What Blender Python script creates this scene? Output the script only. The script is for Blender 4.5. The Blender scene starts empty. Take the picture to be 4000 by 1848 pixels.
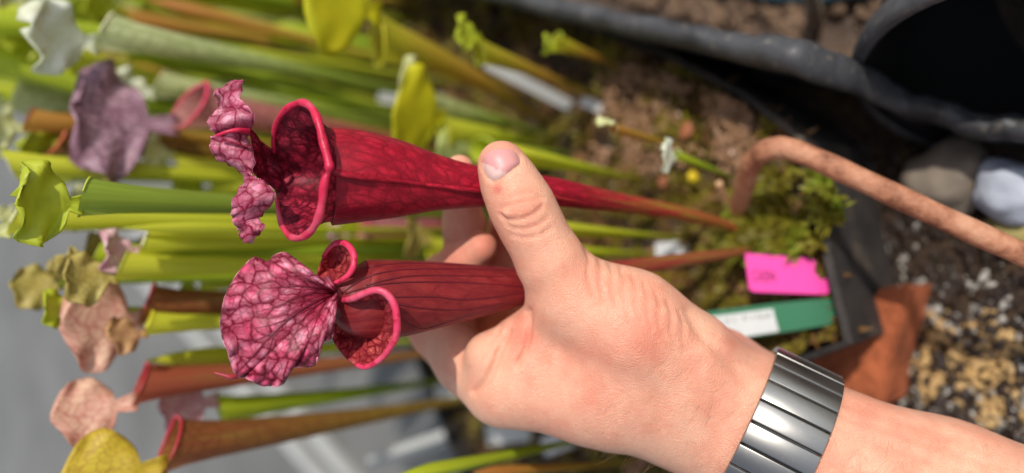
import bpy, bmesh, math, random
import numpy as np
from mathutils import Vector, Matrix, noise
from mathutils.bvhtree import BVHTree

random.seed(7); np.random.seed(7)
scene = bpy.context.scene
COL = scene.collection
RAD = math.radians

# ------------------------------------------------------------------ camera
F = 3080.0                     # focal length in photo pixels (4000 x 1848 photo)
PITCH = RAD(45)
C0 = np.array([0.0, 0.0, 0.43])
AX_R = np.array([1.0, 0.0, 0.0])
AX_D = np.array([0.0, math.cos(PITCH), -math.sin(PITCH)])
AX_U = np.array([0.0, math.sin(PITCH), math.cos(PITCH)])
cam_d = bpy.data.cameras.new('camera'); cam = bpy.data.objects.new('camera', cam_d); COL.objects.link(cam)
cam_d.sensor_fit = 'HORIZONTAL'; cam_d.sensor_width = 36.0; cam_d.lens = 36.0 * F / 4000.0
cam_d.clip_start = 0.01; cam_d.clip_end = 200.0
M = Matrix(((-AX_U[0], AX_R[0], -AX_D[0], C0[0]), (-AX_U[1], AX_R[1], -AX_D[1], C0[1]), (-AX_U[2], AX_R[2], -AX_D[2], C0[2]), (0, 0, 0, 1)))
cam.matrix_world = M                                   # phone held on its side: the photo's left is the world's up
cam_d.dof.use_dof = True; cam_d.dof.focus_distance = 0.252; cam_d.dof.aperture_fstop = cam_d.lens / 9.0
scene.camera = cam

# ------------------------------------------------------------------ sky, sun, exposure
SUN = Vector((0.50, -0.40, 0.80)).normalized()         # direction towards the sun
w = bpy.data.worlds.new('World'); scene.world = w; w.use_nodes = True
wn = w.node_tree.nodes; bg = wn['Background']; sky = wn.new('ShaderNodeTexSky'); sky.sky_type = 'NISHITA'; sky.sun_disc = False
sky.sun_elevation = math.asin(SUN.z); sky.sun_rotation = math.atan2(SUN.x, SUN.y)
hs_ = wn.new('ShaderNodeHueSaturation'); hs_.inputs['Saturation'].default_value = 0.5; w.node_tree.links.new(sky.outputs[0], hs_.inputs['Color']); w.node_tree.links.new(hs_.outputs[0], bg.inputs[0]); bg.inputs[1].default_value = 0.14
sd = bpy.data.lights.new('sun', 'SUN'); sd.energy = 3.1; sd.angle = RAD(0.6); sd.color = (1.0, 0.95, 0.87)
so = bpy.data.objects.new('sun', sd); COL.objects.link(so); so.rotation_euler = SUN.to_track_quat('Z', 'Y').to_euler()
scene.view_settings.view_transform = 'Standard'; scene.view_settings.look = 'None'
scene.view_settings.exposure = 0.12; scene.view_settings.gamma = 1.0; scene.view_settings.use_curve_mapping = False
scene.render.engine = 'CYCLES'; scene.cycles.use_denoising = True; scene.cycles.max_bounces = 8
scene.cycles.caustics_reflective = False; scene.cycles.caustics_refractive = False

# ------------------------------------------------------------------ pixel helpers
def V(px, py, d):
    """photo pixel and axial distance d (m) -> world point"""
    return C0 + d * (AX_D + (px - 2000) / F * (-AX_U) + (924 - py) / F * AX_R)
def ray(px, py): return AX_D + (px - 2000) / F * (-AX_U) + (924 - py) / F * AX_R
def hit(px, py, z):
    r = ray(px, py); return C0 + r * ((z - C0[2]) / r[2])
def hity(px, py, y):
    r = ray(px, py); return C0 + r * ((y - C0[1]) / r[1])
def PX(p, d): return p / F * d                          # pixels -> metres at distance d
FLOOR, SOIL, BED = 0.0, 0.10, 0.035

def srgb(r, g, b, k=1.0):
    f = lambda c: (c / 255 / 12.92 if c / 255 <= 0.04045 else ((c / 255 + 0.055) / 1.055) ** 2.4) * k
    return (f(r), f(g), f(b), 1.0)

# ------------------------------------------------------------------ node helpers
class NT:
    def __init__(s, name):
        s.m = bpy.data.materials.new(name); s.m.use_nodes = True; s.t = s.m.node_tree; s.n = s.t.nodes
        s.b = s.n['Principled BSDF']; s.out = s.n['Material Output']
    def add(s, typ, **kw):
        n = s.n.new('ShaderNode' + typ)
        for k, v in kw.items(): setattr(n, k, v)
        return n
    def link(s, a, b): s.t.links.new(a, b)
    def val(s, sock, v):
        if hasattr(v, 'is_output'): s.link(v, sock)
        else: sock.default_value = v
    def coord(s, which='Object'): return s.add('TexCoord').outputs[which]
    def attr(s, nm): return s.add('Attribute', attribute_name=nm).outputs['Fac']
    def mapping(s, vec, scale=(1, 1, 1)):
        n = s.add('Mapping'); s.link(vec, n.inputs['Vector']); n.inputs['Scale'].default_value = scale; return n.outputs[0]
    def noise(s, vec, scale, detail=3, rough=0.5, out='Fac', dist=0.0):
        n = s.add('TexNoise'); s.link(vec, n.inputs['Vector']); n.inputs['Scale'].default_value = scale
        n.inputs['Detail'].default_value = detail; n.inputs['Roughness'].default_value = rough; n.inputs['Distortion'].default_value = dist
        return n.outputs[out]
    def voro(s, vec, scale, feature='DISTANCE_TO_EDGE', rnd=1.0):
        n = s.add('TexVoronoi', feature=feature); s.link(vec, n.inputs['Vector']); n.inputs['Scale'].default_value = scale
        n.inputs['Randomness'].default_value = rnd; return n.outputs['Distance']
    def ramp(s, fac, stops):
        n = s.add('ValToRGB'); s.link(fac, n.inputs[0]); e = n.color_ramp.elements
        while len(e) < len(stops): e.new(0.5)
        for el, (p, c) in zip(e, stops): el.position = p; el.color = c if len(c) == 4 else (*c, 1)
        return n.outputs[0]
    def rng(s, v, a, b, c=0.0, d=1.0):
        n = s.add('MapRange'); n.interpolation_type = 'SMOOTHSTEP'; s.link(v, n.inputs[0])
        for i, x in enumerate((a, b, c, d)): n.inputs[i + 1].default_value = x
        return n.outputs[0]
    def mix(s, f, a, b, mode='MIX'):
        n = s.add('Mix', data_type='RGBA', blend_type=mode); s.val(n.inputs[0], f); s.val(n.inputs[6], a); s.val(n.inputs[7], b); return n.outputs[2]
    def math(s, op, a, b=0.0):
        n = s.add('Math', operation=op); s.val(n.inputs[0], a); s.val(n.inputs[1], b); return n.outputs[0]
    def warp(s, vec, scale, amt):
        c = s.noise(vec, scale, 2, 0.5, 'Color'); n = s.add('VectorMath', operation='MULTIPLY_ADD')
        s.link(c, n.inputs[0]); n.inputs[1].default_value = (amt,) * 3; s.link(vec, n.inputs[2]); return n.outputs[0]
    def bump(s, h, strength, dist):
        n = s.add('Bump'); s.link(h, n.inputs['Height']); n.inputs['Strength'].default_value = strength; n.inputs['Distance'].default_value = dist
        s.link(n.outputs[0], s.b.inputs['Normal']); return n.outputs[0]
    def base(s, c): s.val(s.b.inputs['Base Color'], c)
    def set(s, **kw):
        for k, v in kw.items(): s.val(s.b.inputs[k.replace('_', ' ')], v)
    def translucent(s, col, f):
        t = s.add('BsdfTranslucent'); s.val(t.inputs[0], col); m = s.add('MixShader'); m.inputs[0].default_value = f
        s.link(s.b.outputs[0], m.inputs[1]); s.link(t.outputs[0], m.inputs[2]); s.link(m.outputs[0], s.out.inputs[0])

def plain(name, col, rough=0.6, var=0.25, scale=40, bump=0.3, bdist=0.001, metallic=0.0, spec=0.4):
    t = NT(name); c = t.coord(); n = t.noise(c, scale, 4, 0.6)
    dark = tuple(x * (1 - var) for x in col[:3]) + (1,); light = tuple(min(1, x * (1 + var)) for x in col[:3]) + (1,)
    t.base(t.ramp(n, [(0.3, dark), (0.7, light)])); t.set(Roughness=rough, Metallic=metallic)
    t.b.inputs['Specular IOR Level'].default_value = spec
    if bump: t.bump(t.noise(c, scale * 3, 4, 0.6), bump, bdist)
    return t.m

# ------------------------------------------------------------------ object helpers
def tag(o, label=None, cat=None, group=None, kind=None):
    if label: o['label'] = label
    if cat: o['category'] = cat
    if group: o['group'] = group
    if kind: o['kind'] = kind
    return o
def thing(name, loc, label, cat, group=None):
    e = bpy.data.objects.new(name, None); COL.objects.link(e); e.location = Vector(loc); e.empty_display_size = 0.01
    return tag(e, label, cat, group)
def mesh_obj(name, verts, faces, mat, parent=None, uvs=None, attrs=None, smooth=True, fixn=False, label=None):
    """verts in world coordinates; stored relative to the parent Empty"""
    v = np.asarray(verts, float)
    if parent is not None:
        r = parent
        off = np.zeros(3)
        while r is not None: off = off + np.array(r.location); r = r.parent
        v = v - off
        o_loc = None
    me = bpy.data.meshes.new(name); me.from_pydata([tuple(x) for x in v], [], [tuple(int(i) for i in f) for f in faces])
    if uvs is not None:
        uv = me.uv_layers.new(name='UVMap'); li = np.zeros(len(me.loops), int); me.loops.foreach_get('vertex_index', li)
        uv.data.foreach_set('uv', np.asarray(uvs, float)[li].ravel())
    if attrs:
        for k, a in attrs.items():
            at = me.attributes.new(k, 'FLOAT', 'POINT'); at.data.foreach_set('value', np.asarray(a, float))
    if fixn:
        bm = bmesh.new(); bm.from_mesh(me); bmesh.ops.recalc_face_normals(bm, faces=bm.faces); bm.to_mesh(me); bm.free()
    if smooth: me.polygons.foreach_set('use_smooth', [True] * len(me.polygons))
    if mat: me.materials.append(mat)
    me.update()
    o = bpy.data.objects.new(name, me); COL.objects.link(o)
    if parent is not None: o.parent = parent
    if label: o['label'] = label
    return o
def solid(o, th, off=0.0):
    m = o.modifiers.new('thickness', 'SOLIDIFY'); m.thickness = th; m.offset = off; return o
def catmull(P, n):
    """resample control points P (k x c) to n points on a Catmull-Rom spline"""
    P = np.asarray(P, float); k = len(P); out = []
    for x in np.linspace(0, k - 1, n):
        i = min(int(x), k - 2); f = x - i
        p0, p1, p2, p3 = P[max(i - 1, 0)], P[i], P[i + 1], P[min(i + 2, k - 1)]
        out.append(0.5 * ((2 * p1) + (-p0 + p2) * f + (2 * p0 - 5 * p1 + 4 * p2 - p3) * f * f + (-p0 + 3 * p1 - 3 * p2 + p3) * f ** 3))
    return np.array(out)
def norm(v): return v / (np.linalg.norm(v) + 1e-12)
def grid_faces(n, m, wrap=False):
    f = []
    for i in range(n - 1):
        for j in range(m if wrap else m - 1):
            k = (j + 1) % m; f.append((i * m + j, i * m + k, (i + 1) * m + k, (i + 1) * m + j))
    return f
def tube_geo(P, R, m=12, caps=True, flat=None):
    """tube along points P (n x 3) with radii R"""
    P = np.asarray(P, float); n = len(P); R = np.broadcast_to(R, (n,)); T = np.gradient(P, axis=0)
    up = norm(np.array([0.31, 0.17, 0.93])); vs = []; prev = None
    for i in range(n):
        t = norm(T[i])
        if prev is None: a = norm(np.cross(t, up))
        else: a = norm(prev - t * np.dot(prev, t))
        prev = a; b = np.cross(t, a)
        for j in range(m):
            an = 2 * math.pi * j / m; vs.append(P[i] + R[i] * (math.cos(an) * a + math.sin(an) * b))
    f = grid_faces(n, m, True)
    if caps:
        vs += [P[0], P[-1]]; c0, c1 = n * m, n * m + 1
        for j in range(m):
            k = (j + 1) % m; f.append((c0, k, j)); f.append((c1, (n - 1) * m + j, (n - 1) * m + k))
    return vs, f
def in_poly(x, y, poly):
    c = False; n = len(poly); j = n - 1
    for i in range(n):
        xi, yi = poly[i][:2]; xj, yj = poly[j][:2]
        if (yi > y) != (yj > y) and x < (xj - xi) * (y - yi) / (yj - yi) + xi: c = not c
        j = i
    return c
def box_geo(c, ax, ay, az, bev=0.0):
    """box with half-axis vectors, bevelled corner loop in the ax/ay plane"""
    c = np.asarray(c); v = []
    s = 1 - bev
    ring = [(-1, -s), (-s, -1), (s, -1), (1, -s), (1, s), (s, 1), (-s, 1), (-1, s)]
    for z in (-1, 1):
        for x, y in ring: v.append(c + x * ax + y * ay + z * az)
    f = [tuple(range(7, -1, -1)), tuple(range(8, 16))]
    for i in range(8): f.append((i, (i + 1) % 8, 8 + (i + 1) % 8, 8 + i))
    return v, f

# ================================================================== MATERIALS
def mat_skin():
    t = NT('skin'); c = t.coord(); red = t.attr('red')
    n1 = t.noise(c, 55, 4, 0.6); n2 = t.noise(c, 420, 3, 0.6)
    a = t.mix(t.rng(n1, 0.35, 0.68), srgb(238, 180, 150), srgb(230, 158, 130))
    a = t.mix(red, a, srgb(216, 108, 92))
    a = t.mix(t.math('MULTIPLY', t.rng(n2, 0.45, 0.7), 0.10), a, srgb(206, 120, 100))
    spots = t.voro(c, 260, 'F1'); sp = t.math('MULTIPLY', t.rng(spots, 0.07, 0.03), 0.15)
    a = t.mix(sp, a, srgb(150, 80, 60))
    t.base(a); t.set(Roughness=0.47, Subsurface_Weight=0.5, Subsurface_Scale=0.004)
    t.b.inputs['Subsurface Radius'].default_value = (1.0, 0.35, 0.2); t.b.inputs['Specular IOR Level'].default_value = 0.42
    wv = t.warp(c, 60, 0.02)
    h1 = t.voro(t.mapping(wv, (1.0, 1.7, 1.0)), 900); h2 = t.noise(c, 1500, 3, 0.6); h3 = t.noise(t.mapping(wv, (1, 4, 1)), 160, 3, 0.55)
    h = t.math('ADD', t.math('MULTIPLY', t.rng(h1, 0.0, 0.22), 0.5), t.math('ADD', t.math('MULTIPLY', h2, 0.4), t.math('MULTIPLY', h3, 0.6)))
    t.bump(h, 0.5, 0.0005); return t.m
SKIN = mat_skin()
def mat_nail():
    t = NT('nail'); c = t.coord('UV'); sx = t.add('SeparateXYZ'); t.link(c, sx.inputs[0])
    lun = t.attr('lunula'); t.base(t.mix(lun, srgb(214, 150, 146), srgb(228, 190, 180)))
    t.set(Roughness=0.42, Subsurface_Weight=0.3, Subsurface_Scale=0.002)
    return t.m
def mat_veined(name, cell, cell2, vein, scale, edge, stretch=(1, 1, 1), low=None, low2=None, lines=0.0, trans=0.18, rough=0.42, soft=0.6, near=None, amt=1.0):
    """veined pitcher skin; UV is in centimetres, attribute t runs 0..1 along the organ"""
    t = NT(name); uv = t.coord('UV'); tt = t.attr('t')
    wv = t.warp(t.warp(t.warp(uv, 0.9, 0.5), 3.2, 0.15), 9.0, 0.06)
    mv = t.mapping(wv, stretch)
    vn = t.math('MULTIPLY', t.math('SUBTRACT', t.noise(uv, 7.0, 3, 0.6), 0.5), 0.22)
    big = t.math('ADD', t.voro(mv, scale), vn); mid = t.voro(mv, scale * 1.9); small = t.voro(mv, scale * 3.6)
    e1 = t.rng(big, 0.0, edge); e2 = t.rng(mid, 0.0, edge * 1.3); e3 = t.rng(small, 0.0, edge * 2.0)
    wide = t.rng(big, 0.0, 0.42); blob = t.rng(t.voro(mv, scale, 'F1'), 0.62, 0.22); blob2 = t.rng(t.voro(mv, scale * 1.9, 'F1'), 0.62, 0.2)
    nn = t.noise(uv, 1.4, 3, 0.6); fine = t.noise(uv, 14, 3, 0.6)
    c = t.mix(t.rng(nn, 0.3, 0.7), cell, cell2)
    c = t.mix(t.math('MULTIPLY', t.math('SUBTRACT', 1.0, wide), 0.55), c, cell2)
    c = t.mix(t.math('MULTIPLY', t.rng(fine, 0.45, 0.75), 0.3), c, cell2)
    k = t.math('MULTIPLY', e1, t.math('ADD', t.math('MULTIPLY', e2, soft), 1 - soft)); k = t.math('MULTIPLY', k, t.math('ADD', t.math('MULTIPLY', e3, 0.35 * soft), 1 - 0.35 * soft))
    if lines:
        ln = t.noise(t.mapping(t.warp(uv, 0.5, 0.2), (3.2, 0.12, 1)), 1.6, 2, 0.4)
        band = t.math('ABSOLUTE', t.math('SUBTRACT', ln, 0.5)); k = t.math('MULTIPLY', k, t.rng(band, 0.0, 0.03, 1 - lines, 1.0))
    k = t.math('MULTIPLY', k, t.math('ADD', t.math('MULTIPLY', blob, 0.5), 0.5)); k = t.math('MULTIPLY', k, t.math('ADD', t.math('MULTIPLY', blob2, 0.35), 0.65))
    k = t.math('ADD', t.math('MULTIPLY', k, amt), 1 - amt)
    if near:
        c = t.mix(t.rng(tt, 0.0, 0.5), near, c)
    c = t.mix(k, vein, c)
    if low:
        lw = t.mix(t.rng(t.noise(t.mapping(uv, (2.2, 0.2, 1)), 2.0, 2), 0.4, 0.6), low, low2 or low)
        lw = t.mix(0.25, lw, c); c = t.mix(t.rng(tt, 0.26, 0.6), lw, c)
    t.base(c); t.set(Roughness=rough); t.b.inputs['Specular IOR Level'].default_value = 0.28
    t.b.inputs['Sheen Weight'].default_value = 0.03
    hh = t.math('ADD', wide, t.math('MULTIPLY', fine, 0.25)); t.bump(hh, 0.18, 0.0006)
    t.translucent(c, trans); return t.m
HOODA = mat_veined('hood_skin_pale', srgb(255, 204, 218), srgb(252, 128, 164), srgb(134, 14, 50), 2.0, 0.09, (1.0, 0.8, 1), trans=0.25, soft=0.45)
HOODB = mat_veined('hood_skin_pink', srgb(255, 186, 206), srgb(255, 92, 136), srgb(112, 10, 34), 2.2, 0.10, (1.0, 0.85, 1), trans=0.2, soft=0.45, near=srgb(206, 40, 72))
BODYA = mat_veined('tube_skin_crimson', srgb(218, 40, 66), srgb(184, 24, 48), srgb(112, 8, 28), 2.6, 0.09, (1.0, 0.55, 1), low=srgb(186, 56, 50), low2=srgb(150, 146, 46), lines=0.45, soft=0.5, amt=0.72)
BODYB = mat_veined('tube_skin_maroon', srgb(170, 62, 58), srgb(146, 40, 44), srgb(84, 14, 26), 1.7, 0.05, (1.0, 0.34, 1), low=srgb(160, 66, 54), low2=srgb(146, 120, 52), lines=0.8, soft=0.3, amt=0.5)
THROAT = mat_veined('throat_skin', srgb(244, 84, 116), srgb(210, 36, 68), srgb(102, 8, 32), 2.4, 0.13, (1, 1, 1), trans=0.35, rough=0.5, soft=0.5)
THROATB = mat_veined('throat_skin_rosy', srgb(248, 132, 118), srgb(226, 80, 86), srgb(136, 24, 40), 3.0, 0.10, (1, 1, 1), trans=0.3, rough=0.45, soft=0.5)
def mat_lip(name, a, b):
    t = NT(name); c = t.coord(); n = t.noise(c, 350, 3, 0.6); n2 = t.noise(c, 70, 2)
    col = t.mix(t.rng(n, 0.5, 0.72), a, b); col = t.mix(t.math('MULTIPLY', t.rng(n2, 0.5, 0.75), 0.35), col, srgb(236, 150, 170))
    t.base(col); t.set(Roughness=0.36); t.b.inputs['Specular IOR Level'].default_value = 0.4
    t.bump(n, 0.4, 0.0008); t.translucent(col, 0.12); return t.m
LIPA = mat_lip('lip_crimson', srgb(214, 40, 78), srgb(172, 24, 54)); LIPB = mat_lip('lip_pink', srgb(230, 62, 100), srgb(180, 24, 54))

# ================================================================== THE HAND
# signed distance field in the camera-aligned metric frame q = (x right, y up in photo, d away)
def Q(px, py, dcm): d = dcm / 100; return np.array([(px - 2000) / F * d, (924 - py) / F * d, d])
def q2w(q): q = np.asarray(q); return C0 + q[..., 0:1] * (-AX_U) + q[..., 1:2] * AX_R + q[..., 2:3] * AX_D
H = 0.0008
LO = np.array([-0.050, -0.165, 0.222]); HI = np.array([0.205, 0.042, 0.385])
NS = np.ceil((HI - LO) / H).astype(int) + 1
axs = [LO[i] + H * np.arange(NS[i], dtype=np.float32) for i in range(3)]
BIG = 0.03
def smin(a, b, k):
    h = np.maximum(k - np.abs(a - b), 0) / k; return np.minimum(a, b) - h * h * k * 0.25
def prim(vol, a, b, k, sq=1.0):
    """smooth-union a tapered capsule between (px,py,cm,rpx) joints into vol"""
    pa, pb = Q(*a[:3]), Q(*b[:3]); ra, rb = PX(a[3], a[2] / 100), PX(b[3], b[2] / 100)
    pad = max(ra, rb) + 0.014
    lo = np.minimum(pa, pb) - pad; hi = np.maximum(pa, pb) + pad
    i0 = np.clip(((lo - LO) / H).astype(int), 0, NS - 1); i1 = np.clip(((hi - LO) / H).astype(int) + 1, 1, NS)
    if np.any(i1 <= i0): return
    x = axs[0][i0[0]:i1[0]][:, None, None]; y = axs[1][i0[1]:i1[1]][None, :, None]; z = axs[2][i0[2]:i1[2]][None, None, :] / sq
    pa = pa / np.array([1, 1, sq]); pb = pb / np.array([1, 1, sq]); ba = (pb - pa); bb = float(ba @ ba) + 1e-12
    h = ((x - pa[0]) * ba[0] + (y - pa[1]) * ba[1] + (z - pa[2]) * ba[2]) / bb
    h = np.clip(h, 0, 1).astype(np.float32)
    d = np.sqrt((x - pa[0] - h * ba[0]) ** 2 + (y - pa[1] - h * ba[1]) ** 2 + (z - pa[2] - h * ba[2]) ** 2) - (ra + (rb - ra) * h)
    s = vol[i0[0]:i1[0], i0[1]:i1[1], i0[2]:i1[2]]
    s[...] = smin(s, d.astype(np.float32), k)
def chain(pts, k, vol=None, sq=1.0):
    vol = np.full(NS, BIG, np.float32) if vol is None else vol
    for a, b in zip(pts[:-1], pts[1:]): prim(vol, a, b, k, sq)
    return vol
HAND_BODY = [
    ([(2235, 1150, 26.8, 140), (2440, 1270, 27.0, 205), (2660, 1420, 27.4, 225)], 0.010, 1.0),      # thumb metacarpal
    ([(2150, 1230, 27.2, 95), (2080, 1350, 27.9, 120), (2010, 1470, 28.1, 150)], 0.008, 1.0),       # web
    ([(1985, 1320, 27.7, 60), (1915, 1390, 27.85, 86), (1930, 1490, 28.05, 96)], 0.004, 1.0),     # fleshy fold beside the web
    ([(1985, 1525, 28.4, 140), (2350, 1500, 28.2, 225), (2760, 1590, 28.2, 250)], 0.010, 1.0),      # index metacarpal
    ([(2020, 1510, 30.0, 138), (2400, 1480, 29.8, 200), (2800, 1590, 29.2, 230)], 0.010, 1.0),
    ([(2090, 1490, 31.6, 130), (2450, 1450, 31.0, 190), (2820, 1570, 29.8, 215)], 0.010, 1.0),
    ([(2180, 1470, 33.0, 120), (2520, 1430, 31.8, 175), (2840, 1540, 30.0, 190)], 0.010, 1.0),
    ([(2640, 1370, 30.5, 115), (2800, 1425, 30.0, 130), (2960, 1560, 29.3, 150)], 0.006, 1.0),      # heel of the palm
    ([(2740, 1580, 28.1, 235), (3023, 1730, 27.7, 292)], 0.012, 0.9),                               # wrist
    ([(3023, 1730, 27.7, 292), (3320, 1868, 27.2, 296), (3640, 1985, 26.8, 335), (4700, 2370, 26.0, 430)], 0.010, 0.88),
]
body = np.full(NS, BIG, np.float32)
for pts, k, sq in HAND_BODY: chain(pts, k, body, sq)
thumb = chain([(1960, 645, 25.9, 96), (1995, 722, 25.95, 108), (2040, 810, 26.0, 121), (2085, 900, 26.15, 118), (2150, 1020, 26.4, 128), (2235, 1150, 26.8, 150), (2330, 1220, 27.0, 165)], 0.004)
body = smin(body, thumb, 0.006); del thumb
FINGERS = [
    [(1945, 1520, 28.5, 132), (1820, 1415, 29.5, 118), (1705, 1285, 30.5, 104), (1700, 1170, 30.5, 92), (1725, 1085, 30.2, 84), (1800, 1025, 29.6, 78), (1880, 966, 29.0, 64)],
    [(2000, 1510, 30.2, 130), (1860, 1430, 31.8, 112), (1740, 1330, 32.8, 100), (1780, 1180, 32.0, 88), (1812, 1030, 30.9, 84), (1812, 880, 29.8, 78), (1800, 760, 29.1, 72), (1795, 662, 28.8, 58)],
    [(2080, 1490, 31.8, 125), (1960, 1420, 33.6, 108), (1890, 1320, 34.4, 98), (1940, 1180, 33.4, 88), (1975, 1040, 32.2, 84), (1990, 880, 31.0, 76), (2000, 740, 30.0, 58)],
    [(2180, 1470, 33.2, 112), (2120, 1400, 34.6, 96), (2090, 1310, 35.2, 86), (2140, 1190, 34.2, 76), (2180, 1080, 33.2, 70), (2200, 990, 32.4, 54)],
]
fing = None
for fpts in FINGERS:
    v = chain(fpts, 0.0035); fing = v if fing is None else smin(fing, v, 0.0012); del v
vol = smin(body, fing, 0.003); del body, fing

def surface_nets(vol):
    neg = vol < 0
    s = [slice(0, -1), slice(1, None)]
    cnt = np.zeros(np.array(vol.shape) - 1, np.uint8)
    for a in (0, 1):
        for b in (0, 1):
            for c in (0, 1): cnt += neg[s[a], s[b], s[c]]
    act = (cnt > 0) & (cnt < 8); idx = np.argwhere(act); vid = np.full(act.shape, -1, np.int32); vid[act] = np.arange(len(idx))
    cor = np.array([(a, b, c) for a in (0, 1) for b in (0, 1) for c in (0, 1)])
    val = np.stack([vol[idx[:, 0] + c[0], idx[:, 1] + c[1], idx[:, 2] + c[2]] for c in cor], 1)
    acc = np.zeros((len(idx), 3)); num = np.zeros(len(idx))
    for i in range(8):
        for j in range(i + 1, 8):
            if np.abs(cor[i] - cor[j]).sum() != 1: continue
            x, y = val[:, i], val[:, j]; m = (x < 0) != (y < 0); t = np.where(m, x / np.where(m, x - y, 1), 0)
            p = cor[i] + t[:, None] * (cor[j] - cor[i]); acc += p * m[:, None]; num += m
    verts = LO + H * (idx + acc / num[:, None])
    faces = []
    for ax in range(3):
        a1, a2 = (ax + 1) % 3, (ax + 2) % 3
        sl0 = [slice(None)] * 3; sl1 = [slice(None)] * 3; sl0[ax] = slice(0, -1); sl1[ax] = slice(1, None)
        e = np.argwhere(neg[tuple(sl0)] != neg[tuple(sl1)])
        ok = (e[:, a1] > 0) & (e[:, a2] > 0) & (e[:, a1] < vol.shape[a1] - 1) & (e[:, a2] < vol.shape[a2] - 1); e = e[ok]
        def cell(o1, o2):
            c = e.copy(); c[:, a1] += o1; c[:, a2] += o2; return vid[c[:, 0], c[:, 1], c[:, 2]]
        qd = np.stack([cell(-1, -1), cell(0, -1), cell(0, 0), cell(-1, 0)], 1)
        fl = neg[e[:, 0], e[:, 1], e[:, 2]]; qd[~fl] = qd[~fl][:, ::-1]; faces.append(qd)
    return verts, np.concatenate(faces)
hv, hf = surface_nets(vol); del vol
def edge_pairs(f): return np.concatenate([f[:, [0, 1]], f[:, [1, 2]], f[:, [2, 3]], f[:, [3, 0]]])
ep = edge_pairs(hf)
def lap(v, it, lam=0.5):
    deg = np.bincount(ep.ravel(), minlength=len(v))[:, None]
    for _ in range(it):
        s = np.zeros_like(v)
        for c in range(3):
            s[:, c] = np.bincount(ep[:, 0], v[ep[:, 1], c], len(v)) + np.bincount(ep[:, 1], v[ep[:, 0], c], len(v))
        v = v + lam * (s / np.maximum(deg, 1) - v)
    return v
hv = lap(hv, 5)
def vnormals(v, f):
    n = np.cross(v[f[:, 2]] - v[f[:, 0]], v[f[:, 3]] - v[f[:, 1]]); o = np.zeros_like(v)
    for i in range(4):
        for c in range(3): o[:, c] += np.bincount(f[:, i], n[:, c], len(v))
    return o / (np.linalg.norm(o, axis=1, keepdims=True) + 1e-12)
hn = vnormals(hv, hf)
cen = hv.mean(0)
if np.mean(np.sum((hv - cen) * hn, 1)) < 0: hn = -hn
ppx = 2000 + hv[:, 0] / hv[:, 2] * F; ppy = 924 - hv[:, 1] / hv[:, 2] * F
front = (np.sum(hn * hv, 1) < 0) & (hv[:, 2] < 0.285)
def polydist(poly, x, y):
    best = np.full(len(x), 1e9)
    for (x0, y0), (x1, y1) in zip(poly[:-1], poly[1:]):
        dx, dy = x1 - x0, y1 - y0; t = np.clip(((x - x0) * dx + (y - y0) * dy) / (dx * dx + dy * dy + 1e-9), 0, 1)
        best = np.minimum(best, np.hypot(x - x0 - t * dx, y - y0 - t * dy))
    return best
fi = np.where(front)[0]; fx, fy = ppx[fi], ppy[fi]; disp = np.zeros(len(hv))
def crease(poly, amp, sig):
    P = catmull(poly, len(poly) * 6); d = polydist(P, fx, fy); disp[fi] -= amp * np.exp(-(d / sig) ** 2); 
def bulge(x, y, r, amp): disp[fi] += amp * np.exp(-(((fx - x) ** 2 + (fy - y) ** 2) / r ** 2))
# thumb knuckle folds
crease([(1955, 838), (1985, 858), (2030, 856), (2080, 838), (2118, 808)], 0.0008, 8)
crease([(1960, 815), (1995, 800), (2040, 792), (2090, 778), (2125, 775)], 0.0006, 8)
crease([(1990, 775), (2030, 760), (2075, 755), (2110, 765)], 0.0005, 7)
crease([(1965, 850), (1990, 885), (2040, 895), (2100, 880), (2140, 850)], 0.0005, 8)
crease([(2000, 918), (2050, 930), (2110, 918), (2155, 890)], 0.0004, 9)
bulge(1978, 836, 18, 0.0008); bulge(2050, 822, 45, 0.0005)
# folds at the base of the thumb
for i in range(9):
    x0 = 2285 + i * 46; y0 = 968 + i * 29 + (i > 4) * (i - 4) * 6
    crease([(x0, y0 - 10), (x0 + 16, y0 + 45), (x0 + 14, y0 + 110), (x0 + 34, y0 + 190 - i * 6)], 0.00062 * (1 - 0.05 * i), 10)
    bulge(x0 + 32, y0 + 60, 26, 0.0004)
# fold where the web meets the palm, tendon lines at the wrist
crease([(2062, 1215), (2065, 1290), (2050, 1370), (2020, 1420)], 0.0016, 13)
crease([(1985, 1290), (1950, 1370), (1925, 1440), (1895, 1490), (1850, 1530)], 0.0016, 14)
crease([(1960, 1265), (1930, 1330), (1900, 1400)], 0.0006, 10)
bulge(1880, 1400, 60, 0.0012)
crease([(2690, 1215), (2730, 1290), (2800, 1370), (2880, 1440)], 0.0010, 24)
bulge(2760, 1380, 40, 0.0008)
for y in (1690, 1740, 1800): crease([(3300, y - 120), (3600, y - 20), (3900, y + 80)], 0.0008, 26)
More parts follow.
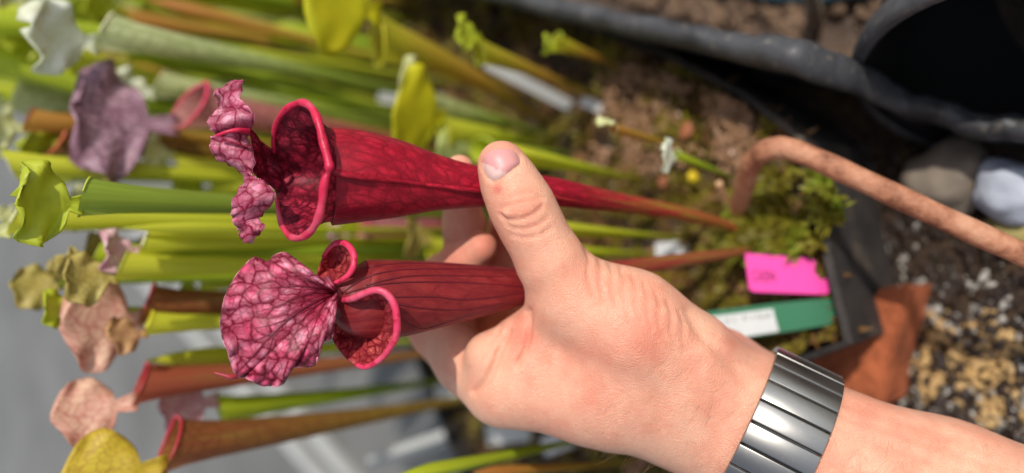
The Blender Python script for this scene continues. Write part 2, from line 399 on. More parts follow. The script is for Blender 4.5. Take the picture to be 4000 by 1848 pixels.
# nail bed groove
NAIL = [(1883, 636), (1893, 606), (1918, 588), (1957, 579), (1998, 583), (2026, 608), (2032, 638), (2005, 660), (1966, 690), (1930, 706), (1903, 690), (1888, 662)]
crease(NAIL[5:] + NAIL[:1], 0.0006, 9)
hv = hv + hn * disp[:, None]
red = np.zeros(len(hv))
def redspot(x, y, r, a, dmax=1.0):
    m = np.exp(-(((ppx - x) ** 2 + (ppy - y) ** 2) / r ** 2)) * a; red[:] = np.maximum(red, np.where(hv[:, 2] < dmax, m, 0))
for a_ in ((1945, 740, 20, 0.75), (1960, 600, 90, 0.22), (2050, 1310, 60, 0.5), (2030, 1250, 40, 0.4), (1900, 950, 90, 0.55), (1780, 1000, 90, 0.45), (1800, 640, 60, 0.35), (2250, 1420, 130, 0.22), (2500, 1350, 160, 0.28), (2300, 1600, 120, 0.2), (3380, 1650, 70, 0.35), (3480, 1690, 60, 0.25), (2050, 830, 60, 0.18), (2850, 1330, 60, 0.3), (2150, 1560, 200, 0.15)): redspot(*a_)
elbow = Q(4700, 2370, 26.0)
base_hand = q2w(elbow[None])[0]
hand_root = thing('hand', base_hand, 'pale bare hand and forearm pinching two red pitchers between thumb and fingers', 'hand')
HANDW = q2w(hv)
hand_o = mesh_obj('hand_skin', HANDW, hf, SKIN, hand_root, attrs={'red': np.clip(red, 0, 1)}, fixn=False)
bm = bmesh.new(); bm.from_mesh(hand_o.data); bmesh.ops.recalc_face_normals(bm, faces=bm.faces); bm.to_mesh(hand_o.data); bm.free()
HBVH = BVHTree.FromPolygons([Vector(v) for v in HANDW], [tuple(int(i) for i in f) for f in hf])
def on_hand(px, py, lift=0.0):
    r = Vector(ray(px, py)).normalized(); loc, n, _, _ = HBVH.ray_cast(Vector(C0), r)
    if loc is None: return None
    if n.dot(r) > 0: n = -n
    return np.array(loc + n * lift)
# thumb nail: a curved plate lying on the thumb
nc = np.array([1957, 640]); nv = []; nl = []; rings = 7; NP = catmull(np.array(NAIL + NAIL[:1]), 41)[:-1]
for i in range(rings):
    for p in NP:
        f_ = i / (rings - 1); q = nc + (p - nc) * f_ * 0.97
        lift = 0.0007 * (1 - f_ ** 3) + 0.00005
        nv.append(on_hand(q[0], q[1], lift)); nl.append(1.0 if (q[1] - 640) * 0.75 - (q[0] - 1957) * 0.35 > 20 else 0.0)
mesh_obj('thumb_nail', nv, grid_faces(rings, len(NP), True), mat_nail(), hand_o, attrs={'lunula': nl}, fixn=True)

HAIRM = plain('arm_hair', srgb(196, 148, 112), 0.5, 0.2, 200, 0)
hvs, hfs = [], []; hr_ = random.Random(3)
def hair(px, py, ang, L, bendv):
    p0 = on_hand(px, py, -0.0002)
    if p0 is None: return
    p1 = on_hand(px + math.cos(ang) * 40, py + math.sin(ang) * 40, 0.0006)
    dv = norm(p1 - p0) if p1 is not None else norm(V(px + math.cos(ang) * 40, py + math.sin(ang) * 40, 0.27) - p0)
    cn = -norm(p0 - C0); P = [p0 + dv * L * t + cn * L * 0.35 * math.sin(t * 2.2) + AX_R * bendv * L * t * t for t in np.linspace(0, 1, 7)]
    v_, f_ = tube_geo(P, np.linspace(0.00003, 0.00001, 7), 3, False); b = len(hvs); hvs.extend(v_); hfs.extend([tuple(i + b for i in q) for q in f_])
for _ in range(190):
    if _ % 2: px_, py_ = hr_.uniform(2350, 2800), hr_.uniform(1560, 1840)
    else: px_, py_ = hr_.uniform(2550, 3000), hr_.uniform(1260, 1640)
    hair(px_, py_, hr_.uniform(1.9, 3.0) if _ % 3 else hr_.uniform(2.6, 3.8), hr_.uniform(0.005, 0.011), hr_.uniform(-0.5, 0.4))
for _ in range(60): hair(hr_.uniform(3150, 4000), hr_.uniform(1700, 1848), hr_.uniform(1.2, 2.8), hr_.uniform(0.005, 0.010), hr_.uniform(-0.5, 0.4))
mesh_obj('arm_hair', hvs, hfs, HAIRM, hand_root)

# ================================================================== THE WATCH BAND
def mat_band():
    t = NT('dark_steel'); c = t.coord(); uv = t.coord('UV')
    br = t.noise(t.mapping(uv, (3, 260, 1)), 4.0, 3, 0.6)
    sc = t.noise(t.mapping(t.warp(uv, 2.0, 0.3), (14, 2.0, 1)), 3.0, 2, 0.5); scr = t.rng(t.math('ABSOLUTE', t.math('SUBTRACT', sc, 0.5)), 0.006, 0.0)
    msk = t.rng(t.noise(uv, 5.0, 2), 0.56, 0.66); scr = t.math('MULTIPLY', scr, msk)
    t.base(t.mix(scr, srgb(158, 155, 150), srgb(245, 240, 232))); t.set(Metallic=1.0)
    t.link(t.math('ADD', t.math('MULTIPLY', br, 0.14), 0.30), t.b.inputs['Roughness']); t.bump(br, 0.04, 0.0002); return t.m
BAND = mat_band(); GAP = plain('band_joint_steel', srgb(60, 60, 62), 0.4, 0.1, 100, 0, metallic=1.0)
wc = q2w(Q(3012, 1722, 27.72)[None])[0]
wx = q2w(Q(3320, 1868, 27.2)[None])[0]; wa = norm(wx - q2w(Q(2740, 1580, 28.1)[None])[0])      # along the arm
wa = norm(wa - 0.10 * AX_D)
we1 = norm(AX_R - wa * np.dot(AX_R, wa)); we1 = norm(we1 + 0.0 * AX_D); we2 = np.cross(wa, we1)
if np.dot(we2, AX_D) > 0: we2 = -we2                                                           # we2 points at the camera
R1, R2, BW, BT = PX(322, 0.277), PX(322, 0.277) * 0.93, 0.0118, 0.0022
watch = thing('watch_band', wc, 'dark steel link watch band round the wrist', 'watch')
NL = 25
def bandpt(al, r, s): return wc + wa * s + (R1 + r) * math.cos(al) * we1 + (R2 + r) * math.sin(al) * we2
for i in range(NL):
    a0 = 2 * math.pi * (i + 0.12) / NL; a1 = a0 + 2 * math.pi / NL * 0.985
    p0, p1 = bandpt(a0, 0, 0), bandpt(a1, 0, 0); mid_n = norm((p0 + p1) / 2 - wc)
    prof = [(-1, 0.0), (-1, 0.7), (-0.985, 0.94), (-0.96, 1.0), (0, 1.0), (0.96, 1.0), (0.985, 0.94), (1, 0.7), (1, 0.0)]
    vs, uv = [], []; FR = (0.0, 0.0, 0.03, 0.08, 0.5, 0.92, 0.97, 1.0, 1.0); HT = (0.2, 0.72, 0.93, 1.0, 1.03, 1.0, 0.93, 0.72, 0.2); na = len(FR)
    for fr, hh in zip(FR, HT):
        for s, h in prof: vs.append(p0 + (p1 - p0) * fr + mid_n * (BT * (h * hh + 0.04)) + wa * s * BW); uv.append((s * 1.2 + i * 3.1, fr * 0.8 + i * 1.7))
    n0 = len(prof); f = grid_faces(na, n0)
    f += [tuple(range(n0)), tuple((na - 1) * n0 + k for k in range(n0 - 1, -1, -1))]
    f += [(k * n0 + n0 - 1, k * n0, (k + 1) * n0, (k + 1) * n0 + n0 - 1) for k in range(na - 1)]
    o = mesh_obj('link', vs, f, BAND, watch, uvs=uv, fixn=True); o.data.set_sharp_from_angle(angle=RAD(35))
vs = []; n_ = 96
for i in range(n_):
    al = 2 * math.pi * i / n_
    for s, h in ((-0.86, -0.0006), (0.86, -0.0006), (0.86, 0.0010), (-0.86, 0.0010)): vs.append(bandpt(al, h, s * BW))
f = [(i * 4 + j, i * 4 + (j + 1) % 4, ((i + 1) % n_) * 4 + (j + 1) % 4, ((i + 1) % n_) * 4 + j) for i in range(n_) for j in range(4)]
mesh_obj('joint_strip', vs, f, GAP, watch, smooth=False, fixn=True)

# ================================================================== THE TWO HELD PITCHERS
def held_tube(ctrl, n, m, name, mat, parent, first_ring=None, keel=0.0, squash=0.92, tmax=1.0):
    """ctrl rows: px, py, half width px, distance cm, from the mouth to the base"""
    C = catmull(np.array(ctrl, float), n); pts = np.array([V(c[0], c[1], c[3] / 100) for c in C]); T = np.gradient(pts, axis=0)
    L = np.concatenate([[0], np.cumsum(np.linalg.norm(np.diff(pts, axis=0), axis=1))]); vs, uv, tt = [], [], []
    for i in range(n):
        t = norm(T[i]); view = norm(pts[i] - C0); e2 = norm(-view + t * np.dot(view, t)); e1 = norm(np.cross(e2, t))
        if np.dot(e1, AX_R) < 0: e1 = -e1
        r = PX(C[i][2], C[i][3] / 100)
        for j in range(m + 1):
            an = 2 * math.pi * j / m - math.pi / 2; k = keel * math.exp(-((math.sin(an) - 1) / 0.02) ** 2) if math.sin(an) > 0 else 0
            rip = 1 + 0.012 * math.sin(an * 9 + i * 0.15)
            vs.append(pts[i] + r * rip * (math.cos(an) * e1 + (math.sin(an) * squash + k) * e2)); uv.append((j / m * 2 * math.pi * r * 100 * 0.6 + j / m * 4, L[i] * 100)); tt.append(1 - L[i] / L[-1])
    return mesh_obj(name, vs, grid_faces(n, m + 1), mat, parent, uvs=uv, attrs={'t': tt}), C, pts
def ribbon(stations, n, mcols, mat, name, parent, bulge=0.0, ruff=0.0, seed=0, th=0.0007):
    """sheet between two edges; rows: Rx,Ry,Rd, Lx,Ly,Ld"""
    S = catmull(np.array(stations, float), n); vs, uv, tt = [], [], []; acc = 0; prev = None
    for i, s in enumerate(S):
        a = V(s[0], s[1], s[2] / 100); b = V(s[3], s[4], s[5] / 100); mid = (a + b) / 2
        if prev is not None: acc += np.linalg.norm(mid - prev) * 100
        prev = mid; wdt = np.linalg.norm(a - b) * 100
        for j in range(mcols):
            u = j / (mcols - 1); p = a + (b - a) * u - AX_D * (bulge * 4 * u * (1 - u))
            p = p + AX_D * ruff * (abs(2 * u - 1) ** 2) * math.sin(i * 0.9 + seed + u * 4) + AX_R * ruff * 0.5 * (abs(2 * u - 1) ** 2) * math.cos(i * 1.3 + seed + u * 5)
            vs.append(p); uv.append((acc, (u - 0.5) * wdt * 1.15)); tt.append(u)
    return solid(mesh_obj(name, vs, grid_faces(n, mcols), mat, parent, uvs=uv, attrs={'t': tt}), th)

# ---- pitcher A (upper in the photo): open mouth turned to the viewer
bA = hit(2935, 915, SOIL - 0.004); dA = np.dot(bA - C0, AX_D) * 100
pitA = thing('pitcher', bA, 'crimson pitcher with wide open round mouth and ruffled pale-veined hood under the thumb', 'pitcher plant')
ctrlA = [(1290, 690, 186, 25.6), (1400, 690, 175, 25.9), (1550, 700, 149, 26.5), (1700, 714, 108, 27.0), (1850, 727, 79, 27.4), (2000, 736, 63, 27.7), (2150, 748, 53, 28.2), (2300, 772, 43, 29.2), (2450, 797, 34, 30.6), (2600, 822, 27, 32.2), (2750, 854, 20, 33.9), (2870, 890, 15, dA - 0.8), (2935, 915, 12, dA)]
tubA, CA, ptsA = held_tube(ctrlA, 90, 48, 'tube', BODYA, pitA, keel=0.05); solid(tubA, 0.0007)
# wing along the front seam
wing = []; 
WC = catmull(np.array([(1292, 668, 23.95), (1400, 688, 24.3), (1550, 704, 25.15), (1700, 722, 26.05), (1850, 740, 26.65), (2000, 752, 27.1), (2150, 764, 27.65), (2300, 785, 28.75), (2450, 808, 30.2), (2600, 832, 31.9), (2750, 860, 33.7)], float), 60)
vs = []
for i, c in enumerate(WC):
    fr = i / 59; h = 0.0032 * (0.5 + 0.5 * math.sin(math.pi * min(1, fr * 1.6))) * (1 - 0.4 * fr); p = V(c[0], c[1], c[2] / 100 + 0.001)
    side = 0.0012 * (1 - 0.5 * fr)
    vs += [p + AX_R * side + AX_D * 0.001, p - AX_D * h * 0.7 + AX_R * 0.0002, p - AX_D * h - AX_R * 0.0006, p - AX_D * h * 0.5 - AX_R * 0.0013, p - AX_R * side * 1.1 + AX_D * 0.001]
uvw = [(1.0 + 0.1 * (k % 5), (k // 5) * 0.25) for k in range(len(vs))]
mesh_obj('wing', vs, grid_faces(60, 5), BODYA, pitA, uvs=uvw, attrs={'t': [1 - 0.9 * (k // 5) / 59 for k in range(len(vs))]})
# mouth: sheet from the tube's first ring out to the lip
RIMA = [(1072, 596, 26.4), (1068, 545, 26.0), (1078, 488, 25.6), (1106, 440, 25.1), (1145, 410, 24.8), (1186, 402, 24.5), (1222, 428, 24.15), (1246, 484, 23.9), (1262, 550, 23.75), (1281, 622, 23.65), (1286, 662, 23.62), (1268, 712, 23.65), (1258, 790, 23.75), (1244, 852, 23.9), (1215, 902, 24.2), (1176, 929, 24.6), (1136, 925, 25.0), (1106, 890, 25.4), (1090, 840, 25.8), (1082, 775, 26.3)]
RL = catmull(np.array(RIMA, float), 97); rimpts = np.array([V(r[0], r[1], r[2] / 100) for r in RL])
m_ = 49; ringA = np.array(hand_o.data.vertices[0].co)  # placeholder, replaced below
ring0 = []
c0, e = ptsA[0], None
t0 = norm(ptsA[1] - ptsA[0]); view = norm(c0 - C0); e2 = norm(-view + t0 * np.dot(view, t0)); e1 = norm(np.cross(e2, t0)); e1 = e1 if np.dot(e1, AX_R) > 0 else -e1
r0 = PX(186, 0.256)
def ringpt(p):                                              # ring point of the tube nearest in angle to p
    v = p - c0; return math.atan2(np.dot(v, e2), np.dot(v, e1))
FL = []; nr = 14
loop = list(rimpts)
back = [V(x, y, d / 100) for x, y, d in ((1076, 757, 26.6), (1070, 720, 26.9), (1066, 690, 27.0), (1064, 655, 26.9), (1066, 620, 26.6))]
loop = np.array(loop + back); nl_ = len(loop)
vs, uv, tt = [], [], []
for i in range(nr):
    f_ = i / (nr - 1)
    for j, p in enumerate(loop):
        an = ringpt(p); q = c0 + t0 * 0.002 + r0 * 0.945 * (math.cos(an) * e1 + math.sin(an) * 0.92 * e2)
        x = q + (p - q) * f_; outw = norm(math.cos(an) * e1 + math.sin(an) * e2)
        x = x - outw * 0.0018 * math.sin(math.pi * f_) * (1 - 0.4 * f_)
        vs.append(x); uv.append((an / math.pi * 5.2, f_ * np.linalg.norm(p - q) * 100)); tt.append(f_)
mouA = solid(mesh_obj('mouth', vs, grid_faces(nr, nl_, True), THROAT, pitA, uvs=uv, attrs={'t': tt}), 0.0006)
lr = np.array([0.0006 + 0.00075 * math.sin(math.pi * min(1, max(0, k / 96))) ** 0.6 for k in range(97)]) * (1 + 0.10 * np.sin(np.arange(97) * 0.8))
lr *= 1 - 0.35 * np.exp(-((np.arange(97) - 52) / 1.2) ** 2)
v_, f_ = tube_geo(rimpts, lr, 12); mesh_obj('lip', v_, f_, LIPA, mouA, fixn=True)
# column and hood
ribbon([(1092, 592, 26.45, 1090, 752, 26.45), (1062, 584, 26.3, 1060, 728, 26.3), (1020, 552, 26.1, 1022, 706, 26.1), (990, 512, 25.6, 994, 676, 25.7), (965, 500, 25.4, 975, 655, 25.5)], 22, 14, THROAT, 'column', pitA, bulge=-0.004)
hoodA = ribbon([(946, 312, 25.0, 898, 330, 25.2), (944, 345, 25.0, 842, 362, 25.0), (938, 392, 24.5, 852, 396, 25.6), (972, 425, 24.3, 850, 428, 25.4), (994, 462, 24.4, 817, 462, 24.6), (976, 505, 24.9, 820, 498, 24.3),
        (968, 530, 25.3, 846, 522, 24.6), (974, 556, 25.3, 824, 542, 24.5), (985, 590, 25.0, 828, 588, 24.6), (994, 636, 24.8, 858, 625, 25.0), (982, 668, 24.8, 912, 650, 25.5), (988, 690, 24.9, 955, 690, 25.6),
        (1010, 700, 24.7, 948, 722, 25.2), (1058, 735, 24.4, 916, 772, 24.6), (1074, 770, 24.4, 906, 822, 24.5), (1046, 812, 24.7, 908, 850, 24.6), (1014, 850, 24.9, 920, 878, 24.8), (1030, 888, 24.6, 938, 902, 25.2), (1010, 912, 24.8, 938, 922, 25.0), (984, 948, 25.0, 958, 945, 25.0)],
       120, 22, HOODA, 'hood', pitA, bulge=0.0022, ruff=0.0008, seed=1.0)
MARGA = plain('hood_margin_rose', srgb(238, 140, 168), 0.45, 0.12, 200, 0)
hco = np.array([v.co for v in hoodA.data.vertices]) + np.array(pitA.location)
for k in (0, 21): v_, f_ = tube_geo(hco[k::22], 0.00026, 6); mesh_obj('hood_margin', v_, f_, MARGA, hoodA)
v_, f_ = tube_geo(catmull(np.array([V(x, y, d / 100) for x, y, d in ((972, 512, 24.6), (930, 508, 24.25), (885, 516, 24.15), (846, 530, 24.2))]), 20), np.linspace(0.0009, 0.0004, 20), 8); mesh_obj('hood_midrib', v_, f_, LIPA, hoodA)

# ---- pitcher B (lower): seen from behind, hood spread towards the viewer
bB = hit(3010, 978, SOIL - 0.004); dB = np.dot(bB - C0, AX_D) * 100
pitB = thing('pitcher', bB, 'maroon pitcher with flat pink net-veined hood spread open below the crimson one', 'pitcher plant')
ctrlB = [(1312, 1140, 42, 25.0), (1345, 1145, 92, 25.2), (1390, 1160, 142, 25.5), (1450, 1168, 155, 25.8), (1550, 1165, 152, 26.2), (1700, 1151, 130, 26.9), (1850, 1138, 105, 27.5), (2000, 1123, 78, 28.1), (2130, 1108, 60, 28.6), (2280, 1082, 50, 29.4), (2450, 1048, 36, 30.6), (2620, 1022, 28, 31.9), (2800, 996, 20, 33.5), (2930, 982, 14, dB - 0.7), (3010, 978, 12, dB)]
tubB, CB, ptsB = held_tube(ctrlB, 96, 48, 'tube', BODYB, pitB, squash=0.8)
tbv = BVHTree.FromPolygons([Vector(v.co) + pitB.location for v in tubB.data.vertices], [tuple(p.vertices) for p in tubB.data.polygons])
VEINT = plain('vein_dark_red', srgb(96, 18, 32), 0.5, 0.15, 80, 0)
for zp in ([(850, 468), (1000, 372), (1200, 326), (1500, 318), (1800, 322), (1985, 335)], [(870, 470), (1100, 412), (1400, 398), (1700, 408), (1990, 432)], [(1150, 492), (1400, 490), (1600, 508), (1800, 492), (1990, 462)], [(960, 320), (1060, 300), (1250, 282), (1500, 290), (1800, 305)], [(1205, 600), (1240, 645), (1340, 690), (1500, 650), (1700, 590), (1900, 530)], [(1000, 420), (1250, 365), (1550, 360), (1850, 368)], [(1160, 530), (1350, 560), (1600, 570), (1850, 530)]):
    pp = []
    for x, y in catmull(np.array([(a / 1.5864 + 800, b / 1.5864 + 850) for a, b in zp], float), 40):
        r = Vector(ray(x, y)).normalized(); loc, n, _, _ = tbv.ray_cast(Vector(C0), r)
        if loc is not None: pp.append(np.array(loc - r * 0.00005))
    if len(pp) > 6: v_, f_ = tube_geo(pp, np.linspace(0.00032, 0.00016, len(pp)), 6); mesh_obj('tube_vein', v_, f_, VEINT, tubB)
def bowl(name, poly, center, depth, mat, parent, nring=10, power=2.0, fr=1.0):
    P = catmull(np.array(poly + poly[:1], float), 61)[:-1]; c = np.array(center, float); vs, uv, tt = [], [], []
    for i in range(nring):
        f_ = i / (nring - 1)
        for p in P:
            q = c + (p - c) * f_; q[2] = q[2] + depth * (1 - f_ ** power); w_ = V(q[0], q[1], q[2] / 100); vs.append(w_); uv.append(((q[0]) / 115, q[1] / 115)); tt.append(f_)
    return solid(mesh_obj(name, vs, grid_faces(nring, len(P), True), mat, parent, uvs=uv, attrs={'t': tt}), 0.0006)
LOW = [(1300, 1250, 25.9), (1296, 1300, 25.9), (1312, 1348, 25.7), (1368, 1412, 25.2), (1428, 1434, 24.8), (1482, 1405, 24.5), (1528, 1345, 24.3), (1549, 1270, 24.2), (1540, 1195, 24.15), (1510, 1148, 24.1), (1470, 1132, 24.1), (1420, 1150, 24.3), (1370, 1185, 24.8), (1330, 1220, 25.4)]
mouB = bowl('mouth', LOW, (1420, 1270, 25.0), 1.1, THROATB, pitB)
EAR = [(1238, 1082, 26.0), (1252, 1030, 25.8), (1278, 975, 25.5), (1310, 948, 25.2), (1348, 950, 25.0), (1380, 985, 24.8), (1384, 1035, 24.7), (1366, 1075, 24.8), (1330, 1100, 25.2), (1280, 1105, 25.7)]
earB = bowl('mouth_ear', EAR, (1315, 1035, 25.3), 0.7, THROATB, pitB)
lpB = [(1338, 1172, 24.75), (1372, 1168, 24.35), (1420, 1148, 24.1), (1465, 1134, 23.95), (1505, 1144, 23.9), (1538, 1186, 23.9), (1550, 1245, 23.95), (1548, 1310, 24.05), (1528, 1350, 24.15), (1490, 1400, 24.35), (1430, 1434, 24.7), (1390, 1424, 25.0)]
P_ = catmull(np.array(lpB, float), 80); v_, f_ = tube_geo([V(a, b, c / 100) for a, b, c in P_], np.array([0.0007 + 0.00045 * math.sin(math.pi * k / 79) + 0.0002 * math.exp(-((k - 8) / 8) ** 2) for k in range(80)]), 12); mesh_obj('lip', v_, f_, LIPB, mouB, fixn=True)
lpE = [(1302, 1108, 24.7), (1340, 1090, 24.6), (1366, 1068, 24.55), (1383, 1030, 24.55), (1378, 985, 24.7), (1350, 953, 24.95), (1312, 950, 25.2), (1282, 974, 25.5), (1262, 1005, 25.7)]
P_ = catmull(np.array(lpE, float), 60); v_, f_ = tube_geo([V(a, b, c / 100) for a, b, c in P_], np.array([0.0006 + 0.0005 * math.sin(math.pi * k / 59) for k in range(60)]), 12); mesh_obj('lip', v_, f_, LIPB, earB, fixn=True)
# hood: a fan of rays from the neck out to the wavy margin
HB = [(1302, 1110), (1285, 1083), (1262, 1088), (1241, 1092), (1203, 1071), (1172, 1050), (1150, 1030), (1135, 1000), (1108, 988), (1077, 995), (1058, 1015), (1040, 1026), (1015, 1018), (995, 1005), (965, 1030), (939, 1058), (901, 1115), (876, 1178), (864, 1240), (866, 1304), (880, 1345), (895, 1386), (905, 1425), (920, 1455), (935, 1470), (952, 1473), (985, 1485), (1021, 1506), (1050, 1505), (1077, 1508), (1105, 1498), (1115, 1480), (1120, 1455), (1128, 1442), (1150, 1435), (1178, 1430), (1205, 1432), (1229, 1424), (1240, 1400), (1241, 1373), (1254, 1350), (1266, 1335), (1285, 1325), (1298, 1316), (1299, 1295), (1296, 1279), (1278, 1262), (1265, 1247), (1258, 1230), (1260, 1216), (1280, 1198), (1298, 1184), (1312, 1160)]
HBn = len(HB); neck = np.array([1318, 1140]); vs, uv, tt = [], [], []; NR, NA = 34, 200
HP = catmull(np.array(HB, float), NA)
for j, p in enumerate(HP):
    ph = j / (NA - 1) * 2 - 1
    for i in range(NR):
        f_ = i / (NR - 1); q = neck + (p - neck) * f_; ex = math.hypot(*(p - neck)) / 460
        d = 25.0 - 1.5 * math.sin(f_ * 1.9) * (0.75 + 0.25 * ex) + 0.9 * f_ ** 2 * abs(ph) ** 2 + 0.6 * f_ ** 3
        d += 0.20 * f_ ** 6 * math.sin(j * 0.55) + 0.16 * f_ ** 8 * math.sin(j * 0.93 + 1) - 0.18 * math.exp(-(ph * 12 * f_) ** 2) * -1 * (1 - f_)
        d += 0.05 * math.sin(q[0] / 38) * math.sin(q[1] / 31) * f_
        q3 = V(q[0], q[1], d / 100); vs.append(q3); r_ = f_ * math.hypot(*(p - neck)) / 115; an = math.atan2(p[1] - neck[1], p[0] - neck[0])
        uv.append((an % (2 * math.pi) * 3.0, r_ * 0.95)); tt.append(f_)
hoodB = mesh_obj('hood', vs, grid_faces(NA, NR), HOODB, pitB, uvs=uv, attrs={'t': tt}); solid(hoodB, 0.0007)
MARG = plain('hood_margin_pink', srgb(246, 150, 172), 0.45, 0.12, 200, 0)
mg = [np.array(vs[j * NR + NR - 1]) for j in range(NA)]; v_, f_ = tube_geo(mg, 0.00028 + 0.0001 * np.sin(np.arange(NA) * 1.1), 6); mesh_obj('hood_margin', v_, f_, MARG, hoodB)
hbv = BVHTree.FromPolygons([Vector(v) for v in vs], grid_faces(NA, NR))
def on_hoodB(x, y, lift=0.0002):
    r = Vector(ray(x, y)).normalized(); loc, n, _, _ = hbv.ray_cast(Vector(C0), r)
    return None if loc is None else np.array(loc - r * lift)
def rib_line(pts, r0, r1, n=30):
    P = [on_hoodB(*p) for p in catmull(np.array(pts, float), n)]; P = [p for p in P if p is not None]; return tube_geo(P, np.linspace(r0, r1, len(P)), 6)
VEINB = plain('vein_maroon', srgb(98, 16, 40), 0.45, 0.15, 80, 0)
v_, f_ = rib_line([(1300, 1150), (1230, 1180), (1150, 1230), (1070, 1300), (1000, 1380), (945, 1440), (925, 1465)], 0.0005, 0.0003); mesh_obj('hood_midrib', v_, f_, VEINB, hoodB)
# fine veins branching from the neck, as low ridges
for pts in ([(1290, 1145), (1200, 1150), (1100, 1190), (1000, 1220), (900, 1250)], [(1285, 1135), (1200, 1120), (1110, 1120), (1010, 1130), (930, 1140)], [(1280, 1125), (1210, 1095), (1150, 1060), (1090, 1010)], [(1270, 1170), (1200, 1225), (1160, 1290), (1120, 1380), (1085, 1470)], [(1270, 1180), (1235, 1260), (1210, 1330), (1180, 1410)], [(1150, 1235), (1060, 1270), (960, 1290), (890, 1310)], [(1080, 1295), (1000, 1330), (920, 1380)], [(1070, 1305), (1050, 1380), (1020, 1470)]):
    v_, f_ = rib_line(pts, 0.00034, 0.00016, 24); mesh_obj('hood_vein', v_, f_, VEINB, hoodB)
e0 = on_hoodB(928, 1466); tail = [e0 if e0 is not None else V(928, 1466, 0.247), V(900, 1472, 0.245), V(872, 1465, 0.2445), V(838, 1456, 0.2445)]
v_, f_ = tube_geo(catmull(np.array(tail), 16), np.linspace(0.0011, 0.0003, 16), 8); mesh_obj('hood_tip', v_, f_, plain('dry_tip', srgb(178, 60, 70), 0.5, 0.3, 200, 0), hoodB)
v_, f_ = tube_geo(catmull(np.array([V(1366, 1152, 0.2530), V(1342, 1149, 0.2514), V(1322, 1146, 0.2507), V(1306, 1142, 0.2502)]), 16), np.linspace(0.0040, 0.0030, 16), 12); mesh_obj('column', v_, f_, BODYB, pitB, attrs={'t': [1] * len(v_)})

# ================================================================== BACKGROUND: floor, planter, liner, soil
def sheet_poly(name, poly, mat, z, label=None, kind='structure'):
    o = mesh_obj(name, [(p[0], p[1], z) for p in poly], [tuple(range(len(poly)))], mat, smooth=False)
    if o.data.polygons[0].normal.z < 0: o.data.flip_normals()
    return tag(o, label, None, None, kind)
def mat_floor():
    t = NT('grey_floor'); c = t.coord(); n = t.noise(c, 6, 5, 0.6); n2 = t.noise(c, 60, 3, 0.6); n3 = t.noise(c, 1.3, 3)
    a = t.ramp(n, [(0.3, srgb(98, 97, 93)), (0.7, srgb(126, 125, 121))]); a = t.mix(t.math('MULTIPLY', t.rng(n2, 0.5, 0.7), 0.25), a, srgb(90, 90, 88)); a = t.mix(t.math('MULTIPLY', t.rng(n3, 0.5, 0.65), 0.35), a, srgb(142, 141, 136))
    t.base(a); t.set(Roughness=0.6); t.bump(n2, 0.3, 0.002); return t.m
def mat_dirt():
    t = NT('brown_dirt'); c = t.coord(); n = t.noise(c, 30, 5, 0.65); n2 = t.noise(c, 160, 4, 0.6)
    a = t.ramp(n, [(0.3, srgb(66, 52, 44)), (0.55, srgb(110, 90, 74)), (0.75, srgb(136, 114, 94))]); a = t.mix(t.math('MULTIPLY', t.rng(n2, 0.45, 0.65), 0.4), a, srgb(60, 46, 40))
    t.base(a); t.set(Roughness=0.85); t.bump(n2, 0.7, 0.004); return t.m
def mat_peat():
    t = NT('peat'); c = t.coord(); n = t.noise(c, 70, 5, 0.65); n2 = t.noise(c, 260, 4, 0.6)
    a = t.ramp(n, [(0.3, srgb(36, 26, 20)), (0.55, srgb(74, 54, 36)), (0.75, srgb(110, 92, 48))]); a = t.mix(t.math('MULTIPLY', t.rng(n2, 0.45, 0.65), 0.5), a, srgb(28, 20, 16))
    t.base(a); t.set(Roughness=0.8); t.bump(n2, 0.8, 0.004); return t.m
FLOORM, DIRT, PEAT = mat_floor(), mat_dirt(), mat_peat()
tag(sheet_poly('floor', [(-30, -20), (30, -20), (30, 60), (-30, 60)], FLOORM, FLOOR))
LINER = [(1700, -60), (1850, -22), (2100, 50), (2400, 112), (2650, 175), (2800, 205), (2950, 245), (3100, 285), (3250, 330), (3400, 392), (3520, 440), (3650, 480), (3780, 520), (3900, 535), (4020, 550), (4250, 590)]
LZ = 0.138
LW = np.array([hit(x, y, LZ - 0.062 * min(1, max(0, (x - 3150) / 350))) for x, y in LINER]); LW = np.vstack([LW[0] + (LW[0] - LW[2]) * 2.5, LW])
out = np.array([0.93, -0.37, 0.0])
dirt_poly = [tuple(p[:2]) for p in LW] + [(1.2, -0.6), (2.5, 0.6), (1.6, 2.2)]
tag(sheet_poly('dirt_ground', dirt_poly, DIRT, 0.012))
def mat_liner():
    t = NT('black_plastic'); c = t.coord(); n = t.noise(c, 40, 4, 0.6); n2 = t.noise(c, 220, 3)
    a = t.ramp(n, [(0.35, srgb(46, 46, 48)), (0.7, srgb(84, 84, 86))]); a = t.mix(t.math('MULTIPLY', t.rng(n2, 0.55, 0.75), 0.4), a, srgb(128, 118, 106))
    t.base(a); t.set(Roughness=0.5); t.bump(n, 0.4, 0.003); return t.m
LINERM = mat_liner(); BLACKP = plain('dark_pot_plastic', srgb(22, 21, 21), 0.6, 0.25, 30, 0.2, spec=0.2)
LP = catmull(LW, 90); vs = []; prof = [(0.000, -0.126), (0.001, -0.05), (0.0, -0.004), (0.001, 0.000), (0.006, 0.002), (0.012, -0.001), (0.0135, -0.008), (0.012, -0.02)]
for i, p in enumerate(LP):
    wv = 0.0006 * math.sin(i * 0.5) + 0.0004 * math.sin(i * 1.3 + 1); fl = math.exp(-((i - 44) / 9.0) ** 2)
    for a, b in prof: vs.append(p + out * (a * (0.66 + 0.25 * fl) + wv) + np.array([0, 0, max(b + (wv if b > -0.05 else 0), 0.004 - p[2])]))
liner = thing('tray_liner', LP[45] * np.array([1, 1, 0]), 'black plastic tray wall with folded rim along the soil', 'tray')
